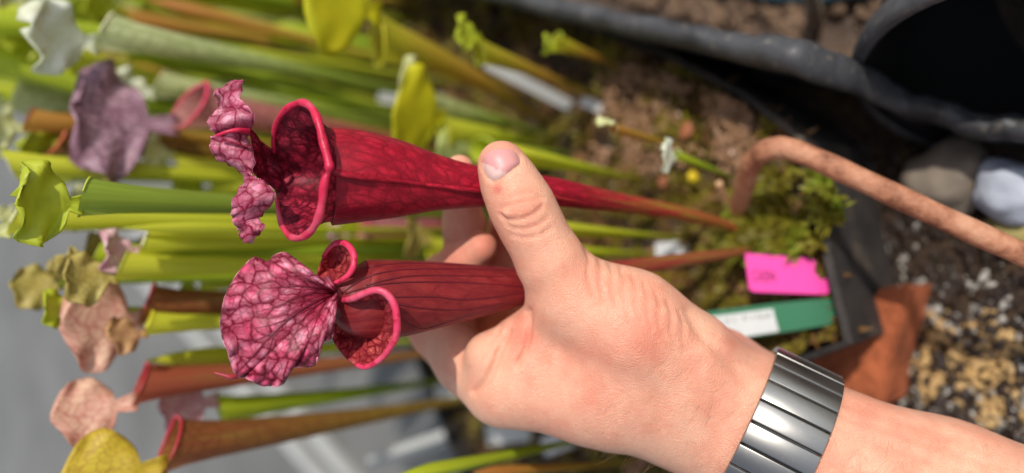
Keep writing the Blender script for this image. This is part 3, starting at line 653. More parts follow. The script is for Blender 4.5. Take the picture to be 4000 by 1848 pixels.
solid(mesh_obj('wall', vs, grid_faces(90, len(prof)), LINERM, liner), 0.0016)
# planting trough
TP = [(3120, 545), (3190, 830), (3245, 1060), (3310, 1320), (3030, 1420), (2870, 1620), (2850, 1900), (2750, 2500), (2050, 2500), (1800, 1760), (1600, 1250), (1250, 800), (900, 400), (600, -100), (500, -400), (1500, -300), (1750, -100), (2000, 40), (2300, 130), (2600, 230), (2900, 380)]
TW = [hit(x, y, SOIL) for x, y in TP]
trough = thing('planting_trough', (0.0, 0.30, 0.0), 'dark plastic planting trough filled with mossy peat', 'planter')
n_ = len(TW); cw = np.mean(TW, 0); vs = []
for p in TW:
    o_ = norm((p - cw) * np.array([1, 1, 0])); q = np.array([p[0], p[1], 0])
    for a, z in ((0.0035, 0.002), (0.0025, SOIL - 0.012), (0.0045, SOIL - 0.010), (0.0045, SOIL + 0.005), (0.001, SOIL + 0.006), (0.0, SOIL - 0.02)): vs.append(q + o_ * a + np.array([0, 0, z]))
f = [(i * 6 + j, ((i + 1) % n_) * 6 + j, ((i + 1) % n_) * 6 + j + 1, i * 6 + j + 1) for i in range(n_) for j in range(5)]
TRM = NT('dusty_dark_plastic'); c_ = TRM.coord(); n_1 = TRM.noise(c_, 45, 5, 0.65); TRM.base(TRM.ramp(n_1, [(0.35, srgb(34, 31, 30)), (0.55, srgb(56, 50, 46)), (0.75, srgb(104, 90, 74))])); TRM.set(Roughness=0.75); TRM.bump(TRM.noise(c_, 200, 4), 0.5, 0.002)
mesh_obj('trough_wall', vs, f, TRM.m, trough, smooth=False, fixn=True)
tp2 = [(p[0], p[1]) for p in TW]; xs = np.arange(min(p[0] for p in tp2), max(p[0] for p in tp2), 0.006); ys = np.arange(min(p[1] for p in tp2), max(p[1] for p in tp2), 0.006)
idm = {}; vs = []; f = []
def soilz(x, y): return SOIL - 0.004 + 0.010 * noise.noise(Vector((x * 28, y * 28, 3))) + 0.005 * noise.noise(Vector((x * 90, y * 90, 7)))
for i, x in enumerate(xs):
    for j, y in enumerate(ys):
        if in_poly(x, y, tp2): idm[(i, j)] = len(vs); vs.append((x, y, soilz(x, y)))
for (i, j) in list(idm):
    k = [(i, j), (i + 1, j), (i + 1, j + 1), (i, j + 1)]
    if all(a in idm for a in k): f.append(tuple(idm[a] for a in k))
mesh_obj('soil', vs, f, PEAT, trough)
tag(sheet_poly('peat_bed', [(-0.25, -0.25), (0.19, -0.25)] + [tuple((LW[k] - 0.001 * out)[:2]) for k in range(len(LW) - 1, 4, -1)] + [(-0.25, 0.34)], PEAT, BED))

# ---- scattered ground stuff
def blades(name, n, polypx, z, mats, lmin, lmax, wdt, upw, label, parent=None, per=6):
    vs, f = [], []; xs_ = [p[0] for p in polypx]; ys_ = [p[1] for p in polypx]; k = 0
    while k < n:
        x, y = random.uniform(min(xs_), max(xs_)), random.uniform(min(ys_), max(ys_))
        if not in_poly(x, y, polypx): continue
        if noise.noise(Vector((x / 170, y / 170, hash(name) % 17 * 0 + len(name)))) < random.uniform(-0.5, 0.35): continue
        k += 1; p = hit(x, y, z); 
        if z == SOIL: p[2] = soilz(p[0], p[1])
        for _ in range(per):
            a = random.uniform(0, 2 * math.pi); dv = norm(np.array([math.cos(a), math.sin(a), random.uniform(0.1, upw)])); L = random.uniform(lmin, lmax); s = norm(np.cross(dv, [0.1, 0.2, 1])) * wdt * random.uniform(0.6, 1.4)
            b = len(vs); vs += [p - s * 0.4, p + s * 0.4, p + dv * L * 0.55 + s, p + dv * L + np.array([0, 0, -0.15 * L]), p + dv * L * 0.55 - s]; f += [(b, b + 1, b + 2, b + 4), (b + 4, b + 2, b + 3)]
    o = mesh_obj(name, vs, f, mats, parent, smooth=False); return tag(o, label, None, None, 'stuff')
def leafy(name, c1, c2, c3):
    t = NT(name); c = t.coord(); n = t.noise(c, 55, 3, 0.6); col = t.ramp(n, [(0.3, c1), (0.5, c2), (0.72, c3)]); t.base(col); t.set(Roughness=0.55); t.translucent(col, 0.25); return t.m
SOILPX = [(3110, 560), (3180, 830), (3230, 1060), (3300, 1310), (3000, 1420), (2850, 1620), (2830, 1860), (1900, 1900), (1780, 1700), (1600, 1250), (1280, 780), (950, 400), (700, -60), (1800, -60), (2300, 140), (2600, 240), (2900, 390)]
MOSSG = leafy('moss_green', srgb(86, 70, 24), srgb(132, 116, 34), srgb(158, 152, 44)); MOSSB = leafy('litter_brown', srgb(60, 40, 24), srgb(120, 86, 44), srgb(176, 130, 84))
blades('moss', 1700, SOILPX, SOIL, MOSSG, 0.004, 0.009, 0.0011, 1.6, 'yellow green moss growing on the peat', per=7)
blades('leaf_litter', 2200, SOILPX, SOIL, MOSSB, 0.005, 0.013, 0.0010, 0.7, 'brown leaf litter strewn over the peat', per=3)
blades('moss', 110, [(2830, 860), (2960, 690), (3180, 660), (3300, 800), (3220, 980), (3000, 1000), (2800, 990)], SOIL + 0.006, leafy('moss_bright', srgb(104, 90, 26), srgb(140, 132, 36), srgb(140, 168, 48)), 0.005, 0.012, 0.0012, 2.0, 'bright moss tuft beside the bent rusty rod', per=8)
ICO = []
def ico():
    bm = bmesh.new(); bmesh.ops.create_icosphere(bm, subdivisions=1, radius=1); v = np.array([x.co for x in bm.verts]); f = [tuple(q.index for q in p.verts) for p in bm.faces]; bm.free(); return v, f
IV, IF = ico()
def grains(name, spots, mat, label, smooth=False):
    vs, f = [], []
    for p, r in spots:
        b = len(vs); s = np.array([random.uniform(0.7, 1.3) for _ in range(3)]) * r; j = 1 + 0.25 * np.random.uniform(-1, 1, (len(IV), 1)); vs += list(IV * j * s + p); f += [tuple(i + b for i in q) for q in IF]
    return tag(mesh_obj(name, vs, f, mat, smooth=smooth), label, None, None, 'stuff')
def spots_px(n, poly, z, rmin, rmax, dens=0.0, sc=130, stack=0.0):
    o = []; xs_ = [p[0] for p in poly]; ys_ = [p[1] for p in poly]
    while len(o) < n:
        x, y = random.uniform(min(xs_), max(xs_)), random.uniform(min(ys_), max(ys_))
        if in_poly(x, y, poly) and noise.noise(Vector((x / sc, y / sc, 5.5))) > random.uniform(dens - 0.3, dens + 0.3):
            r = rmin + (rmax - rmin) * random.random() ** 2; p = hit(x, y, z + r * 0.5 + random.random() * stack); o.append((p, r))
    return o
PERL = plain('perlite_grey', srgb(176, 170, 160), 0.22, 0.35, 300, 0.2); TAN = plain('crumb_tan', srgb(190, 156, 104), 0.5, 0.3, 200, 0.3); DARKG = plain('dark_grit', srgb(58, 46, 38), 0.25, 0.5, 200, 0.3)
BEDPX = [(3330, 830), (3600, 950), (3900, 1080), (4150, 1180), (4150, 1800), (3300, 1500), (3350, 1300)]
grains('perlite', spots_px(700, BEDPX, BED, 0.0008, 0.0022, 0.05), PERL, 'pale perlite grains lying on the dark peat bed')
grains('grit', spots_px(1500, [(3250, 500), (4150, 700), (4150, 1850), (3250, 1500)], BED, 0.0010, 0.0032, -0.2), DARKG, 'dark grit covering the peat bed')
cl = []
for (x, y, r, n) in ((3660, 1300, 50, 22), (3600, 1400, 60, 30), (3720, 1370, 50, 24), (3850, 1280, 60, 40), (3920, 1390, 85, 80), (3800, 1470, 55, 40), (3970, 1540, 70, 50), (3650, 1500, 55, 26), (3860, 1610, 50, 26)):
    for _ in range(n):
        a = random.uniform(0, 6.28); q = r * 1.25 * random.random() ** 0.7; rr = random.uniform(0.0010, 0.0026); cl.append((hit(x + q * math.cos(a), y + q * math.sin(a), BED + 0.001 + random.random() * 0.003 * max(0, 1 - q / r)), rr * 0.85))
cl += spots_px(260, [(3480, 1180), (3800, 1200), (4150, 1250), (4150, 1750), (3560, 1600)], BED, 0.0008, 0.0022, -0.1)
grains('gravel', cl, TAN, 'tan crumbly gravel heaped in clumps on the peat bed')
grains('grit', spots_px(700, [(2300, -40), (3200, 230), (3450, 300), (3700, 0), (3600, -40)], 0.014, 0.0015, 0.005, -0.1), plain('dirt_crumbs', srgb(120, 96, 76), 0.8, 0.4, 90, 0.3), 'brown crumbs of dirt outside the tray wall')
grains('grit', spots_px(900, [(2350, 200), (2900, 400), (3080, 600), (2900, 800), (2300, 700)], SOIL, 0.0007, 0.0024, -0.05), plain('soil_crumbs', srgb(146, 112, 84), 0.3, 0.4, 150, 0.3), 'pale brown soil crumbs beside the tray wall')

# ---- rusty rod
RUST = NT('rust'); c_ = RUST.coord(); n_1 = RUST.noise(c_, 90, 4, 0.65); RUST.base(RUST.ramp(n_1, [(0.3, srgb(120, 70, 46)), (0.5, srgb(182, 124, 92)), (0.72, srgb(206, 156, 124))])); RUST.set(Roughness=0.7); RUST.bump(RUST.noise(c_, 400, 4), 0.5, 0.001)
def atz(x, y, z): return hit(x, y, z)
rp = [atz(2850, 900, SOIL - 0.02), atz(2880, 830, SOIL + 0.004), atz(2905, 730, SOIL + 0.022), atz(2935, 640, SOIL + 0.036), atz(2985, 590, SOIL + 0.042), atz(3050, 576, SOIL + 0.042), atz(3130, 598, SOIL + 0.040), atz(3300, 672, SOIL + 0.034), atz(3600, 812, SOIL + 0.022), atz(3900, 950, SOIL + 0.010), atz(4300, 1130, SOIL - 0.012), atz(4700, 1310, SOIL - 0.035), atz(5000, 1440, BED)]
P_ = catmull(np.array(rp), 90); v_, f_ = tube_geo(P_, 0.0043 * (1 + 0.03 * np.sin(np.arange(90) * 0.9)), 14); o = mesh_obj('rod', v_, f_, RUST.m, None, fixn=True); tag(o, 'rusty bent metal rod arching out of the moss', 'rod')

# ---- empty black pot outside the tray wall
pc = V(4060, 300, 0.30); pot = thing('empty_pot', np.array([pc[0], pc[1], 0.012]), 'large empty black round pot lying on its side behind the tray wall', 'pot')
PR = PX(690, 0.30); pn_ = norm(np.array([-0.92, 0.0, 0.39])); pe1 = norm(np.cross(pn_, [0, 1, 0])); pe2 = np.cross(pn_, pe1)
def lathe(prof, c, m=56):
    vs = [c + r * (math.cos(2 * math.pi * j / m) * pe1 + math.sin(2 * math.pi * j / m) * pe2) + pn_ * z for r, z in prof for j in range(m)]; return vs, grid_faces(len(prof), m, True)
v_, f_ = lathe([(0.001, -0.104), (PR * 0.72, -0.104), (PR * 0.93, -0.006), (PR * 0.935, 0.0), (PR * 0.89, 0.0), (PR * 0.68, -0.099), (0.001, -0.099)], pc); mesh_obj('pot_wall', v_, f_, BLACKP, pot, fixn=True)
v_, f_ = lathe([(PR * 0.925, -0.010), (PR * 0.98, -0.008), (PR * 1.0, 0.0), (PR * 0.97, 0.004), (PR * 0.925, 0.003)], pc); mesh_obj('pot_rim', v_, f_, LINERM, pot, fixn=True)
def rock(name, px, py, z, r, mat, label, squash=0.7, seed=0):
    bm = bmesh.new(); bmesh.ops.create_icosphere(bm, subdivisions=3, radius=1); p = hit(px, py, z + r * squash * 0.6)
    v = []
    for x in bm.verts: k = 1 + 0.35 * noise.noise(x.co * 1.3 + Vector((seed, 0, 0))) + 0.12 * noise.noise(x.co * 4 + Vector((0, seed, 0))); v.append(np.array(x.co) * k * r * np.array([1, 1, squash]) + p)
    f = [tuple(q.index for q in g.verts) for g in bm.faces]; bm.free(); return tag(mesh_obj(name, v, f, mat), label, 'stone')
rock('stone', 3710, 700, BED, 0.017, plain('stone_grey_brown', srgb(128, 116, 102), 0.8, 0.3, 60, 0.5), 'grey brown stone under the tray wall near the rod', 0.8, 2)
rock('stone', 3935, 745, BED + 0.01, 0.013, plain('stone_pale', srgb(178, 184, 196), 0.6, 0.15, 80, 0.4), 'pale bluish white stone below the empty pot', 0.7, 5)
rock('stone', 3965, 890, BED, 0.013, plain('stone_mossy', srgb(150, 138, 84), 0.8, 0.3, 80, 0.5), 'yellowish mossy stone against the rusty rod', 0.6, 9)
# ---- terracotta shard
TERRA = plain('terracotta', srgb(170, 92, 56), 0.9, 0.4, 45, 0.8, 0.004)
sp = [(3440, 1125), (3560, 1120), (3520, 1280), (3470, 1440), (3455, 1580), (3250, 1640), (2960, 1480), (3080, 1400), (3250, 1330), (3370, 1240)]
bot = [hit(x, y, BED + 0.030) * np.array([1, 1, 0]) for x, y in sp]; n_ = len(sp); vs = [p + np.array([0, 0, BED - 0.004]) for p in bot] + [p + np.array([0, 0, BED + 0.028]) for p in bot]; cc = np.mean(bot, 0); vs += [cc + (p - cc) * 0.93 + np.array([0, 0, BED + 0.031 + random.uniform(-.001, .001)]) for p in bot]
f = [(i + a * n_, (i + 1) % n_ + a * n_, (i + 1) % n_ + (a + 1) * n_, i + (a + 1) * n_) for a in (0, 1) for i in range(n_)] + [tuple(range(2 * n_, 3 * n_)), tuple(range(n_ - 1, -1, -1))]
tag(mesh_obj('terracotta_shard', vs, f, TERRA, smooth=False, fixn=True), 'dusty orange terracotta slab lying on the peat beside the watch', 'brick')

# ---- floor strips
for k, (a, b) in enumerate((((700, 1230), (1300, 1900)), ((985, 1400), (1420, 1900)))):
    A, B = hit(*a, 0.0), hit(*b, 0.0); dv = norm(B - A); s = np.array([-dv[1], dv[0], 0]) * 0.0065; A = A - dv * 0.5; B = B + dv * 0.4
    v_, f_ = box_geo((A + B) / 2 + np.array([0, 0, 0.004]), (B - A) / 2, s, np.array([0, 0, 0.004]), 0.02); tag(mesh_obj('floor_batten', v_, f_, plain('pale_batten', srgb(184, 184, 180), 0.6, 0.15, 20, 0.2), smooth=False, fixn=True), 'thin pale batten lying flat on the grey floor', 'batten', 'pale battens on the floor')

# ---- small finds
def bar(name, pts, r, mat, label, cat): v_, f_ = tube_geo(catmull(np.array(pts), 24), r * (1 + 0.12 * np.sin(np.arange(24) * 1.3)), 10); tag(mesh_obj(name, v_, f_, mat, None, fixn=True), label, cat)
DRY = plain('dry_stalk_tan', srgb(196, 156, 116), 0.7, 0.2, 120, 0.2)
bar('dry_stalk', [hit(2808, 715, SOIL + 0.022), hit(2832, 780, SOIL + 0.012), hit(2872, 862, SOIL - 0.004)], 0.0016, DRY, 'short dry tan stalk standing against the bent rusty rod', 'stalk')
bar('dry_stalk', [hit(2455, 1880, SOIL + 0.02), hit(2500, 1800, SOIL + 0.01), hit(2560, 1730, SOIL - 0.004)], 0.0034, plain('dry_stalk_brown', srgb(150, 112, 88), 0.75, 0.25, 120, 0.3), 'thick brown dry stalk under the wrist', 'stalk')
bar('wooden_peg', [hit(3160, -60, 0.05), hit(3172, 10, 0.035), hit(3188, 85, 0.012)], 0.0042, plain('peg_beige', srgb(176, 158, 138), 0.7, 0.15, 60, 0.2), 'beige wooden peg stuck in the dirt beside the empty pot', 'peg')
bar('hose', [hit(2500, -120, 0.02), hit(2900, -42, 0.02), hit(3200, -22, 0.02), hit(3450, -60, 0.02)], 0.0055, plain('hose_blue', srgb(60, 92, 108), 0.4, 0.15, 40, 0.1), 'dull blue hose lying on the dirt beyond the pot', 'hose')
o = rock('yellow_bud', 2705, 690, SOIL + 0.004, 0.0026, plain('bud_yellow', srgb(226, 196, 40), 0.5, 0.15, 100, 0.2), 'small yellow bud in the soil beside the rusty rod', 0.8, 4); o['category'] = 'bud'
o = rock('curled_leaf', 2680, 508, SOIL + 0.003, 0.0040, plain('leaf_rust', srgb(150, 92, 62), 0.6, 0.25, 100, 0.3), 'curled rust orange dead leaf on the soil crumbs', 0.22, 7); o['category'] = 'dead leaf'
o = rock('curled_leaf', 2590, 712, SOIL + 0.003, 0.0028, plain('leaf_coral', srgb(160, 96, 70), 0.6, 0.25, 100, 0.3), 'small brown orange dead leaf near the end of the lime tube', 0.25, 8); o['category'] = 'dead leaf'

# ================================================================== LABELS
def stake(name, pxs, label, mat, zfix=None, width=0.014, th=0.0009, depth=None, tip=True):
    """flat plant label from top pixel to base pixel standing in soil"""
    (x0, y0), (x1, y1) = pxs; B = hit(x1, y1, SOIL - 0.006); T = V(x0, y0, depth) if depth else hity(x0, y0, B[1] + 0.01)
    ax = T - B; t = norm(ax); view = norm((T + B) / 2 - C0); s = norm(np.cross(t, view)); nrm = norm(np.cross(s, t))
    v_, f_ = box_geo((T + B) / 2, s * width / 2, ax / 2, nrm * th / 2, 0.12); return v_, f_, B, T, t, s, nrm
WHITE = plain('label_white', srgb(206, 208, 206), 0.45, 0.06, 60, 0); PINK = NT('label_pink'); PINK.base(srgb(250, 70, 168)); PINK.set(Roughness=0.4); PINK = PINK.m
GREEN = plain('label_green', srgb(48, 112, 78), 0.42, 0.08, 60, 0); INK = plain('ink', srgb(70, 20, 60), 0.6, 0, 50, 0); INKG = plain('ink_grey', srgb(110, 112, 110), 0.6, 0, 50, 0)
def quad_plate(name, corners, th, mat, parent, notch=None):
    """thick plate from corner points (world) in order"""
    c = [np.array(p) for p in corners]; n = norm(np.cross(c[1] - c[0], c[2] - c[0]));
    if np.dot(n, C0 - c[0]) < 0: n = -n
    k = len(c); vs = [p for p in c] + [p - n * th for p in c]; f = [tuple(range(k)), tuple(range(2 * k - 1, k - 1, -1))] + [(i, (i + 1) % k, k + (i + 1) % k, k + i) for i in range(k)]
    return mesh_obj(name, vs, f, mat, parent, smooth=False, fixn=True), n
def text_mesh(s, o, ux, uy, size, mat, name, parent, lift):
    cu = bpy.data.curves.new('t', 'FONT'); cu.body = s; cu.size = 1.0; cu.extrude = 0.0; tmp = bpy.data.objects.new('t', cu); COL.objects.link(tmp); dg = bpy.context.evaluated_depsgraph_get(); me = bpy.data.meshes.new_from_object(tmp.evaluated_get(dg))
    v = [o + ux * (p.co.x * size) + uy * (p.co.y * size) + lift for p in me.vertices]; f = [tuple(p.vertices) for p in me.polygons]; bpy.data.objects.remove(tmp); bpy.data.meshes.remove(me)
    return mesh_obj(name, v, f, mat, parent, smooth=False)
# pink label, plane leaning back in the moss
def plane_pts(pxs, o, n): return [C0 + ray(x, y) * (np.dot(o - C0, n) / np.dot(ray(x, y), n)) for x, y in pxs]
pb = hit(3230, 1110, SOIL); pn = norm(np.array([0.08, -0.62, 0.78]))
pl = thing('plant_label', pb, 'bright pink plastic plant label with handwritten code stuck in the moss', 'label')
pc_ = plane_pts([(2910, 993), (2922, 990), (3165, 1010), (3185, 1022), (3180, 1060), (3205, 1095), (3235, 1085), (3248, 1110), (3235, 1147), (3210, 1150), (2945, 1140), (2927, 1130)], pb, pn)
pkp, nn_ = quad_plate('label_plate', pc_, 0.0009, PINK, pl)
o1, o2, o3 = plane_pts([(2938, 1096), (3038, 1103), (2936, 1050)], pb, pn); text_mesh('CAS94', o1, norm(o2 - o1), norm(o3 - o1) * 2.0, np.linalg.norm(o2 - o1) / 3.1, INK, 'lettering', pkp, nn_ * 0.0004)
gb = hit(3240, 1230, SOIL); gn = norm(np.array([0.05, -0.55, 0.80])); gl = thing('plant_label', gb, 'long green plastic plant label with white printed sticker behind the wrist', 'label')
_, nn_ = quad_plate('label_plate', plane_pts([(2600, 1245), (2800, 1212), (3000, 1188), (3180, 1170), (3290, 1165), (3300, 1235), (3235, 1270), (3100, 1292), (2900, 1322), (2640, 1360)], gb, gn), 0.0012, GREEN, gl)
stk, _ = quad_plate('sticker', [p + nn_ * 0.0005 for p in plane_pts([(2690, 1248), (3018, 1206), (3042, 1295), (2710, 1345)], gb, gn)], 0.0003, WHITE, gl)
vs, f = [], []
for row, (ya, yb, x0, x1) in enumerate(((1262, 1236, 2800, 3012), (1318, 1290, 2800, 2885))):
    x = x0
    while x < x1:
        w_ = random.uniform(6, 12)
        if random.random() > 0.14:
            yc = ya + (yb - ya) * (x - x0) / 212 + random.uniform(-2, 2); hgt = random.uniform(10, 17); b = len(vs); vs += [p + nn_ * 0.0009 for p in plane_pts([(x, yc - hgt), (x + w_ * 0.5, yc - hgt), (x + w_ * 0.5, yc + 2), (x, yc + 2)], gb, gn)]; f.append((b, b + 1, b + 2, b + 3))
        x += w_ + 2
mesh_obj('print_marks', vs, f, INKG, stk, smooth=False)
STAKES = [((1900, 245), (2240, 420), 0.0065, 'pale grey label stake leaning below the tall yellow hood'), ((2270, 395), (2400, 440), 0.0055, 'short white label stub poking from the soil'), ((1440, 1815), (1790, 1690), 0.010, 'long white label stake leaning over the floor battens'), ((1700, 1540), (1880, 1520), 0.010, 'small white label under the knuckle'), ((1900, 1700), (2080, 1680), 0.012, 'broad white label beneath the hand'), ((2120, 1750), (2260, 1700), 0.010, 'white label in the grass below the wrist'), ((1480, 368), (1760, 405), 0.010, 'slim white label behind the pale cream hood'), ((1450, 870), (1790, 830), 0.008, 'white label behind the crimson tube'), ((2560, 980), (2690, 972), 0.008, 'small white label above the maroon stalk')]
for (p0, p1, wd, lab) in STAKES:
    v_, f_, B, T, t_, s_, n_r = stake('s', (p0, p1), lab, WHITE, width=wd); st = thing('plant_label', B, lab, 'label'); mesh_obj('label_plate', v_, f_, WHITE, st, smooth=False, fixn=True)

# ================================================================== BACKGROUND PITCHERS
def mat_bg(name, low, mid, top, vein=None, va=0.0, trans=0.4):
    t = NT(name); uv = t.coord('UV'); tt = t.attr('t'); c = t.coord()
    col = t.ramp(tt, [(0.05, low), (0.5, mid), (0.92, top)]); st = t.noise(t.mapping(uv, (9, 0.7, 1)), 3.0, 3, 0.5)
    col = t.mix(t.math('MULTIPLY', t.rng(st, 0.35, 0.7), 0.45), col, mid); pt = t.noise(t.mapping(uv, (3, 2.2, 1)), 1.7, 3, 0.6); wn_ = t.add('ObjectInfo').outputs['Random']; col = t.mix(t.math('MULTIPLY', t.rng(pt, 0.52, 0.75), 0.35), col, low); col = t.mix(t.math('MULTIPLY', wn_, 0.18), col, srgb(206, 196, 70))
    if vein:
        e = t.voro(t.mapping(t.warp(uv, 6, 0.03), (9, 26, 1)), 1.0); col = t.mix(t.math('MULTIPLY', t.rng(e, 0.14, 0.0), va), col, vein)
    t.base(col); t.set(Roughness=0.38); t.translucent(col, trans); return t.m
def mat_bh(name, a, b, vein=None, va=0.0, sc=11.0, trans=0.35):
    t = NT(name); uv = t.coord('UV'); n = t.noise(uv, 3, 2); col = t.mix(t.rng(n, 0.35, 0.65), a, b)
    if vein: e = t.voro(t.mapping(t.warp(t.warp(uv, 5, 0.08), 16, 0.03), (1, 0.6, 1)), sc); col = t.mix(t.math('MULTIPLY', t.rng(e, 0.11, 0.0), va), col, vein)
    t.base(col); t.set(Roughness=0.45); t.translucent(col, trans); return t.m
YG, GR, DG, OL = srgb(196, 210, 50), srgb(152, 182, 42), srgb(84, 112, 36), srgb(150, 140, 50)
TM = {'green': mat_bg('tube_green', srgb(104, 110, 40), GR, YG), 'dark': mat_bg('tube_dark_green', srgb(104, 104, 44), srgb(112, 140, 46), srgb(150, 176, 66)), 'yellow': mat_bg('tube_yellow_green', srgb(152, 144, 46), srgb(196, 206, 46), srgb(226, 226, 74)),
      'orange': mat_bg('tube_orange', srgb(140, 130, 48), srgb(196, 160, 62), srgb(200, 128, 70)), 'ytop': mat_bg('tube_orange_yellow_top', srgb(140, 120, 48), srgb(196, 146, 56), srgb(186, 186, 40)), 'brown': mat_bg('tube_brown', srgb(172, 160, 76), srgb(164, 130, 60), srgb(160, 84, 60), srgb(120, 70, 40), 0.5), 'red': mat_bg('tube_red', srgb(120, 120, 50), srgb(176, 100, 74), srgb(176, 62, 66)), 'pink': mat_bg('tube_pink', srgb(150, 120, 60), srgb(186, 74, 90), srgb(206, 136, 150), srgb(140, 40, 70), 0.5), 'white': mat_bg('tube_white_top', srgb(108, 116, 44), srgb(158, 176, 66), srgb(226, 228, 180), srgb(110, 140, 60), 0.4), 'net': mat_bg('tube_netted', srgb(128, 130, 40), srgb(150, 110, 44), srgb(166, 84, 50), srgb(90, 60, 26), 0.8)}
HM = {'yellow': mat_bh('hood_yellow', srgb(226, 216, 40), srgb(210, 206, 36)), 'yveined': mat_bh('hood_yellow_veined', srgb(220, 196, 60), srgb(206, 182, 50), srgb(160, 90, 40), 0.6, 16), 'ygreen': mat_bh('hood_lime', srgb(206, 212, 56), srgb(186, 196, 50)), 'cream': mat_bh('hood_cream', srgb(236, 234, 190), srgb(222, 222, 150), srgb(176, 190, 90), 0.4), 'white': mat_bh('hood_white', srgb(240, 240, 226), srgb(228, 230, 200), srgb(190, 200, 140), 0.35), 'mauve': mat_bh('hood_mauve', srgb(196, 158, 170), srgb(168, 124, 142), srgb(96, 52, 72), 0.8, 13), 'peach': mat_bh('hood_peach', srgb(238, 200, 170), srgb(226, 172, 150), srgb(190, 84, 80), 0.65, 11), 'red': mat_bh('hood_red', srgb(196, 70, 76), srgb(170, 44, 60)), 'olive': mat_bh('hood_olive', srgb(206, 190, 110), srgb(186, 164, 80), srgb(130, 110, 50), 0.5), 'pinkw': mat_bh('hood_pink_white', srgb(238, 214, 206), srgb(222, 170, 176), srgb(180, 80, 100), 0.5), 'pale': mat_bh('hood_pale_green', srgb(212, 220, 146), srgb(196, 208, 120)), 'tan': mat_bh('hood_tan', srgb(214, 170, 120), srgb(190, 140, 100))}
LM = {'pink': LIPB, 'green': plain('lip_green', srgb(190, 204, 70), 0.35, 0.1, 60, 0), 'red': plain('lip_red', srgb(180, 44, 60), 0.35, 0.15, 60, 0), 'cream': plain('lip_cream', srgb(232, 228, 180), 0.4, 0.1, 60, 0), 'orange': plain('lip_orange', srgb(214, 110, 76), 0.4, 0.15, 60, 0), 'yellow': plain('lip_yellow', srgb(226, 216, 60), 0.4, 0.1, 60, 0)}
